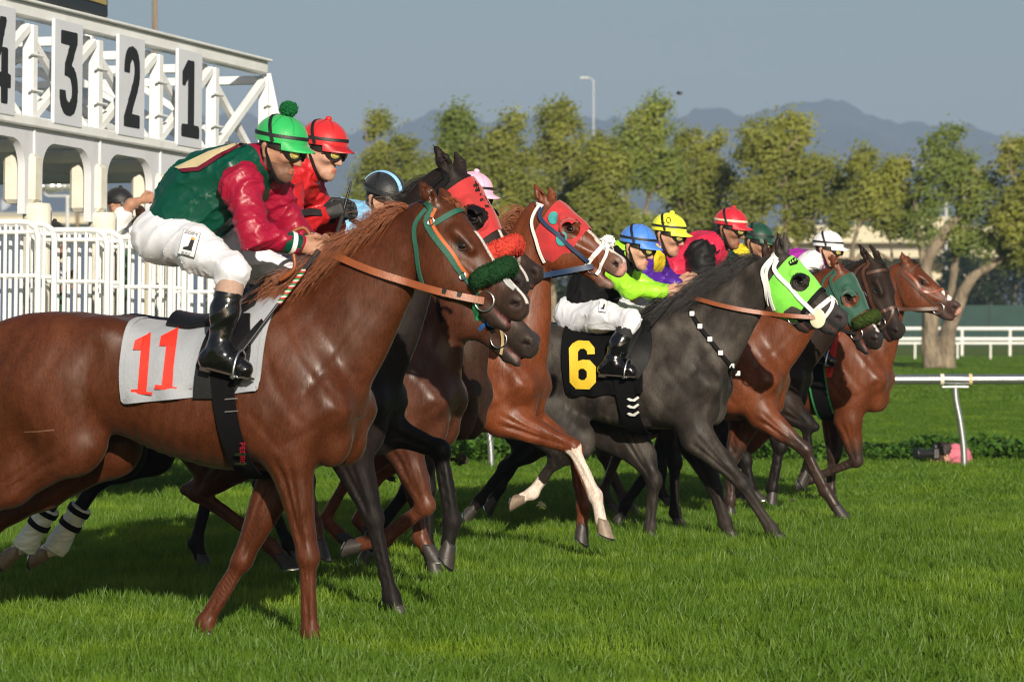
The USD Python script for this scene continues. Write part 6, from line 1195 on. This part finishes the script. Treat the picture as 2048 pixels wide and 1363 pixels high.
# guild patch on the breeches: a framed boot
def patch(J, fr, c, s, ang, txt):
    f = J['brF']
    class PF: at = staticmethod(lambda p: f.at(p) - .012); grad = staticmethod(f.grad)
    tf = lambda g: affinity.translate(affinity.rotate(affinity.scale(g, s, s, origin=(0, 0)), ang, origin=(0, 0)), *c)
    q = Polygon([(-18, -26), (18, -26), (18, 26), (-18, 26)]); b = put('guild_patch', decal(PF, fr, tf(q), .004, .002, 5), M('patch_black', (.015, .015, .015), .6), J['br'], 40)
    put('patch_field', decal(PF, fr, tf(q.buffer(-1.2)), .0055, .002, 5), M('patch_white', (.7, .72, .76), .6), J['br'], 40); put('patch_boot', decal(PF, fr, tf(Polygon([(2, -8), (10, -8), (9, 10), (10, 14), (-9, 14), (-9, 10), (0, 6)])), .0075, .002, 4), M('patch_black'), J['br'], 40); put('patch_boot_top', decal(PF, fr, tf(Polygon([(2, -13), (10, -13), (10, -8), (2, -8)])), .0075, .002, 4), M('patch_gold', (.5, .28, .05), .6), J['br'], 40)
    if txt:
        for w, dy in (('JOCKEYS', -20), ('GUILD', 21)):
            tm = meshkit.text_mesh(w, 5.2, .5, True); tm.vertices -= tm.bounds.mean(0); v = tm.vertices[:, :2] * [.82, -1] + [0, dy]; a = math.radians(ang); v = v @ np.array([[math.cos(a), math.sin(a)], [-math.sin(a), math.cos(a)]]) * s + c
            put('patch_word', (on_px(PF, fr, v, .0085), tm.faces), M('patch_black'), J['br'], False)
patch(JA, A['fr'], (379, 487), .95, 14, True); patch(JF, Fg['fr'], (1206, 613), .42, 8, False)
# reins, whips, stirrups
inw = np.array([0, .03, 0.0])
hA = (JA['Q'][('ha', -1)] + JA['Q'][('wr', -1)]) / 2; rein(A, JA['Q'][('ha', -1)] + [0, 0, -.0], tan, .02, .03, label='tan rubber rein', hand_far=JA['Q'][('ha', 1)], keepers=(3, 5))
rein(Fg, JF['Q'][('ha', -1)], tan, .03, .026, hand_far=JF['Q'][('ha', 1)]); rein(E, hpt(E, (1000, 560), -.08), navy, .01, .032); rein(B, JB['Q'][('ha', -1)] + [0, 0, -.06], blackw, .03); rein(I_, hpt(I_, (1690, 600), -.08), brn, .03, .026); rein(Hd, hpt(Hd, (1600, 600), -.08), brn, .03); rein(Gb, hpt(Gb, (1520, 590), -.08), blackw, .03)
h = JA['Q'][('ha', -1)]; whip(hpt(A, (632, 508), -.1), hpt(A, (486, 700), -.34), 'whip with red white and green taped shaft held by the nearest jockey', stripe=True, grip=.16, fr=A['fr'], flap=False)
whip(hpt(B, (668, 492), -.1), hpt(B, (703, 362), -.06), 'black whip held upright in the black glove of the red capped jockey', grip=.55, fr=B['fr'], flap=False)
whip(hpt(Fg, (1352, 592), -.1), hpt(Fg, (1302, 652), -.32), 'whip with a blue taped shaft held by the blue capped jockey', grip=.1, shaft=(.1, .35, .6), fr=Fg['fr'], flap=False)
whip(hpt(Gb, (1400, 530), -.1), hpt(Gb, (1440, 500), -.15), 'dark whip beside the black sleeve of the crimson jockey', grip=.4, fr=Gb['fr'], flap=False)
for H_, J__, S_ in ((A, JA, SA), (Fg, JF, SF), (I_, JI, SI)):
    to, an = J__['Q'][('toe', -1)], J__['Q'][('an', -1)]; ft = to * .8 + an * .2 + [0, 0, -.045 + .04]; zz_ = H_['zw'] - .1
    for s in (-1, 1): stirrup(H_, ft * [1, -s, 1] if s > 0 else ft, (ft[0] + .06, s * .2, zz_), S_)
# red-orange strap loops over the withers held by the hands
put('neck_strap', tube(smooth_path([hpt(A, p_, l_) for p_, l_ in (((560, 560), -.13), ((590, 530), -.13), ((582, 468), -.1), ((606, 455), -.06), ((626, 480), -.04), ((640, 500), -.05))], 24), .009, 8), tan, A['path'], 60)
# gate attendants and the photographer
def attendant(label, fr, px0, head, near_arm, far_arm, feet_z, seed, vest=(.02, .1, .05)):
    hc = fr.px(*head); R = head_R(8, 12); ho = hc - np.array([0, 0, .045]); T = (R, ho); t = thing('person', label, 'gate attendant', (fr.o[0], fr.o[1], 0), -math.degrees(fr.yaw), group='attendants in the starting gate')
    F = Field(); add_head(F, T); nb = ho + [-.03, 0, -.17]; hip = ho + [-.05, 0, -.66]; F.add(cone(ho + [-.02, 0, -.05], nb, .055, .06), .03); F.add(loft(hip[[0, 2]], nb[[0, 2]], [-.1, .3, .8, 1.0], [.1, .11, .11, .05], [-.1, -.11, -.12, -.05], [.14, .15, .19, .07]), .04)
    for s in (-1, 1): F.add(cone(hip + [0, s * .09, 0], (hip[0] + .02, s * .1, (hip[2] + feet_z) / 2), .085, .06), .04); F.add(cone((hip[0] + .02, s * .1, (hip[2] + feet_z) / 2), (hip[0], s * .1, feet_z + .08), .06, .045), .03); F.add(cone((hip[0], s * .1, feet_z + .05), (hip[0] + .15, s * .11, feet_z + .04), .045, .035), .03)
    hs, fs, n = [], [], 0; shirt = Field(); shirt.add(loft(hip[[0, 2]], nb[[0, 2]], [-.05, .3, .8, 1.0, 1.05], [.12, .13, .13, .08, .05], [-.12, -.13, -.14, -.07, -.05], [.16, .17, .205, .1, .06]), .04)
    for s, arm in ((-1, near_arm), (1, far_arm)):
        sh = nb + [0, s * .17, -.04]; e, w, h_ = (fr.px(*p_, s * l_) for p_, l_ in zip(arm, (.2, .15, .12))); F.add(cone(sh, e, .052, .043), .04); F.add(cone(e, w, .043, .028), .02); hs.append(hand_field(w, h_, (0, 0, 1), (0, -s, 0)).mesh(.006)); shirt.add(cone(sh, sh * .4 + e * .6, .075, .068), .04)
    ms = [F.mesh(.011)] + hs; V = []; 
    for a, b in ms: V.append(a); fs.append(b + n); n += len(a)
    v = np.vstack(V); C = np.tile(np.array((.33, .17, .11)), (len(v), 1)); C[v[:, 2] < hip[2] + .02] = (.03, .035, .045); put('body', (v, np.vstack(fs)), M('skin'), t, True, cd=C)
    st = put('shirt', cloth_mesh(shirt, .011, .014, (8, 8, 8), seed), M('shirt_white', (.68, .68, .68), .8, .06, 12, .3, 60), t, 50); vs = Field(); vs.add(loft(hip[[0, 2]], nb[[0, 2]], [-.08, .3, .75, .95], [.14, .145, .14, .09], [-.14, -.145, -.15, -.08], [.175, .185, .17, .1]), .04); put('vest', cloth_mesh(vs, .012, .01, (8, 8, 8), seed + 1), M('vest_green', vest, .8, .1, 12, .3, 60), t, 50)
    helmet(t, R, hc, (.012, .013, .015), 'attendant', button=1, gog=False, crossed=False); put('bandana', tube([nb + [0, 0, .0], nb + [.005, 0, .03], nb + [.01, 0, .06]], [.085, .08, .068], 18), M('bandana_blue', (.02, .05, .25), .8), t, 60)
def gp(y, x): a_ = math.radians(18.7); return GX + .3206 * y + .9472 * x, GY + .9472 * y - .3206 * x
def stand(y, h): w = P(h[0], h[1], GY + .9472 * y); return Fr(w[0], w[1], math.radians(6))
attendant('gate attendant in black helmet and green vest raising his bare arm in the second stall', stand(-1.55, (238, 402)), None, (238, 402), [(226, 428), (268, 402), (296, 396)][0:1] + [(262, 405), (296, 398)] if False else [(262, 408), (284, 400), (300, 397)], [(270, 450), (278, 436), (284, 424)], .55, 3)
attendant('gate attendant seen low behind the door bars in the third stall', stand(-2.7, (106, 470)), None, (106, 470), [(98, 560), (128, 575), (140, 570)], [(112, 560), (138, 560), (150, 556)], .45, 8)
pf = Fr(*P(1900, 930, 34.1)[:2], 0.0); t = thing('person', 'photographer in a pink shirt lying in the grass under the silver rail', 'photographer', (pf.o[0], pf.o[1], 0)); q = lambda x, y, l=0: pf.px(x, y, l)
F_ = Field(); ho = q(1882, 912); Rp = head_R(6, 25) @ np.diag([-1, -1, 1]); Rp = np.column_stack([[-.92, -.38, -.08], [.38, -.92, 0], [-.07, -.03, .99]]); add_head(F_, (Rp, ho)); nb = ho + [.1, .05, -.06]; F_.add(cone(ho + [.03, .02, -.06], nb, .055, .06), .03); F_.add(cone(nb, nb + [.16, 1.0, -.12], .11, .1), .05)
for s in (-1, 1): F_.add(cone(nb + [.05, s * .16, -.03], nb + [-.12, s * .24, -.13], .05, .045), .03); F_.add(cone(nb + [-.12, s * .24, -.13], nb + [-.25, s * .05 - .05, -.03], .042, .03), .02); F_.add(cone(nb + [.16, 1.0 + s * .02, -.12], nb + [.4 + s * .15, 1.9, -.13], .08, .045), .03)
v, f = F_.mesh(.011); C = np.tile((.4, .22, .15), (len(v), 1)); put('body', (v, f), M('skin'), t, True, cd=C); hh = F_ = Field(); hh.add(ell((-.02, 0, .045), (.105, .088, .085)), .02, T=(Rp, ho)); v, f = hh.mesh(.009); v = v + trimesh.Trimesh(v, f, process=False).vertex_normals * ((meshkit.noise(v * 70, 2) - .4) * .03)[:, None]; put('hair', (v, f), M('photographer_hair', (.02, .012, .01), .6, .3, 60), t, 60)
sf = Field(); sf.add(cone(nb + [.05, .03, .03], nb + [.16, 1.0, -.12], .155, .12), .05)
for s in (-1, 1): sf.add(cone(nb + [.06, s * .15, -.02], nb + [-.1, s * .23, -.12], .07, .06), .04)
put('shirt', cloth_mesh(sf, .012, .014, (8, 8, 8), 4), M('shirt_pink', (.5, .13, .18), .8, .08, 12, .3, 60), t, 50)
c = q(1850, 912) + [pf.o[0], pf.o[1] - .1, .03]; t = thing('photo_camera', 'black camera with a long lens held by the lying photographer', 'camera', c); bm = M('camera_black', (.012, .012, .013), .4, .15, 40, .2, 200)
put('camera_body', cat(bevel_box((.1, .05, .0), (.07, .14, .11), .012), bevel_box((.1, .05, .07), (.05, .07, .05), .012)), bm, t, 40); put('lens', tube([(.06, .03, 0), (-.02, -.01, 0), (-.06, -.03, 0), (-.1, -.05, 0), (-.11, -.055, 0)], [.04, .042, .05, .056, .05], 20), bm, t, 40)

rg = np.random.default_rng(5)
for k, (x, y, Y, s_, lab) in enumerate([(921, 918, 19.5, .03, 'largest clod of dark turf in the air beside the thin white post'), (784, 957, 18, .014, 'small clod of turf in the air left of the folded foreleg'), (1083, 1010, 20, .016, 'clod of turf in the air above the raised white hind hoof'), (905, 985, 18.5, .012, 'tiny clod of turf flying by the black knee'), (1585, 1000, 24.5, .014, 'tiny clod of turf flying under the bay horse with the green hood'), (600, 1005, 17, .013, 'tiny clod of turf flying behind the near forelegs of number 11')]):
    c_ = P(x, y, Y); t = thing('turf_clod', lab, 'turf clod', c_); m = trimesh.creation.icosphere(2, s_); m.vertices *= [1.5, .8, .9]; m.vertices += m.vertex_normals * ((meshkit.noise(m.vertices * 60, k) - .5) * s_ * 1.4)[:, None]; put('soil', m, M('clod_soil', (.03, .025, .015), .95, .4, 60, .6, 120), t, 60)
    st = np.zeros((26, 3, 3)); d_ = rg.normal(0, 1, (26, 3)); d_ /= np.linalg.norm(d_, axis=1, keepdims=True); st[:] = d_[:, None] * (np.array([.5, 1.1, 1.9]) * s_)[None, :, None]; curves('grass_root', st, .004, .0015, M('clod_grass', (.08, .13, .02), .8), t)
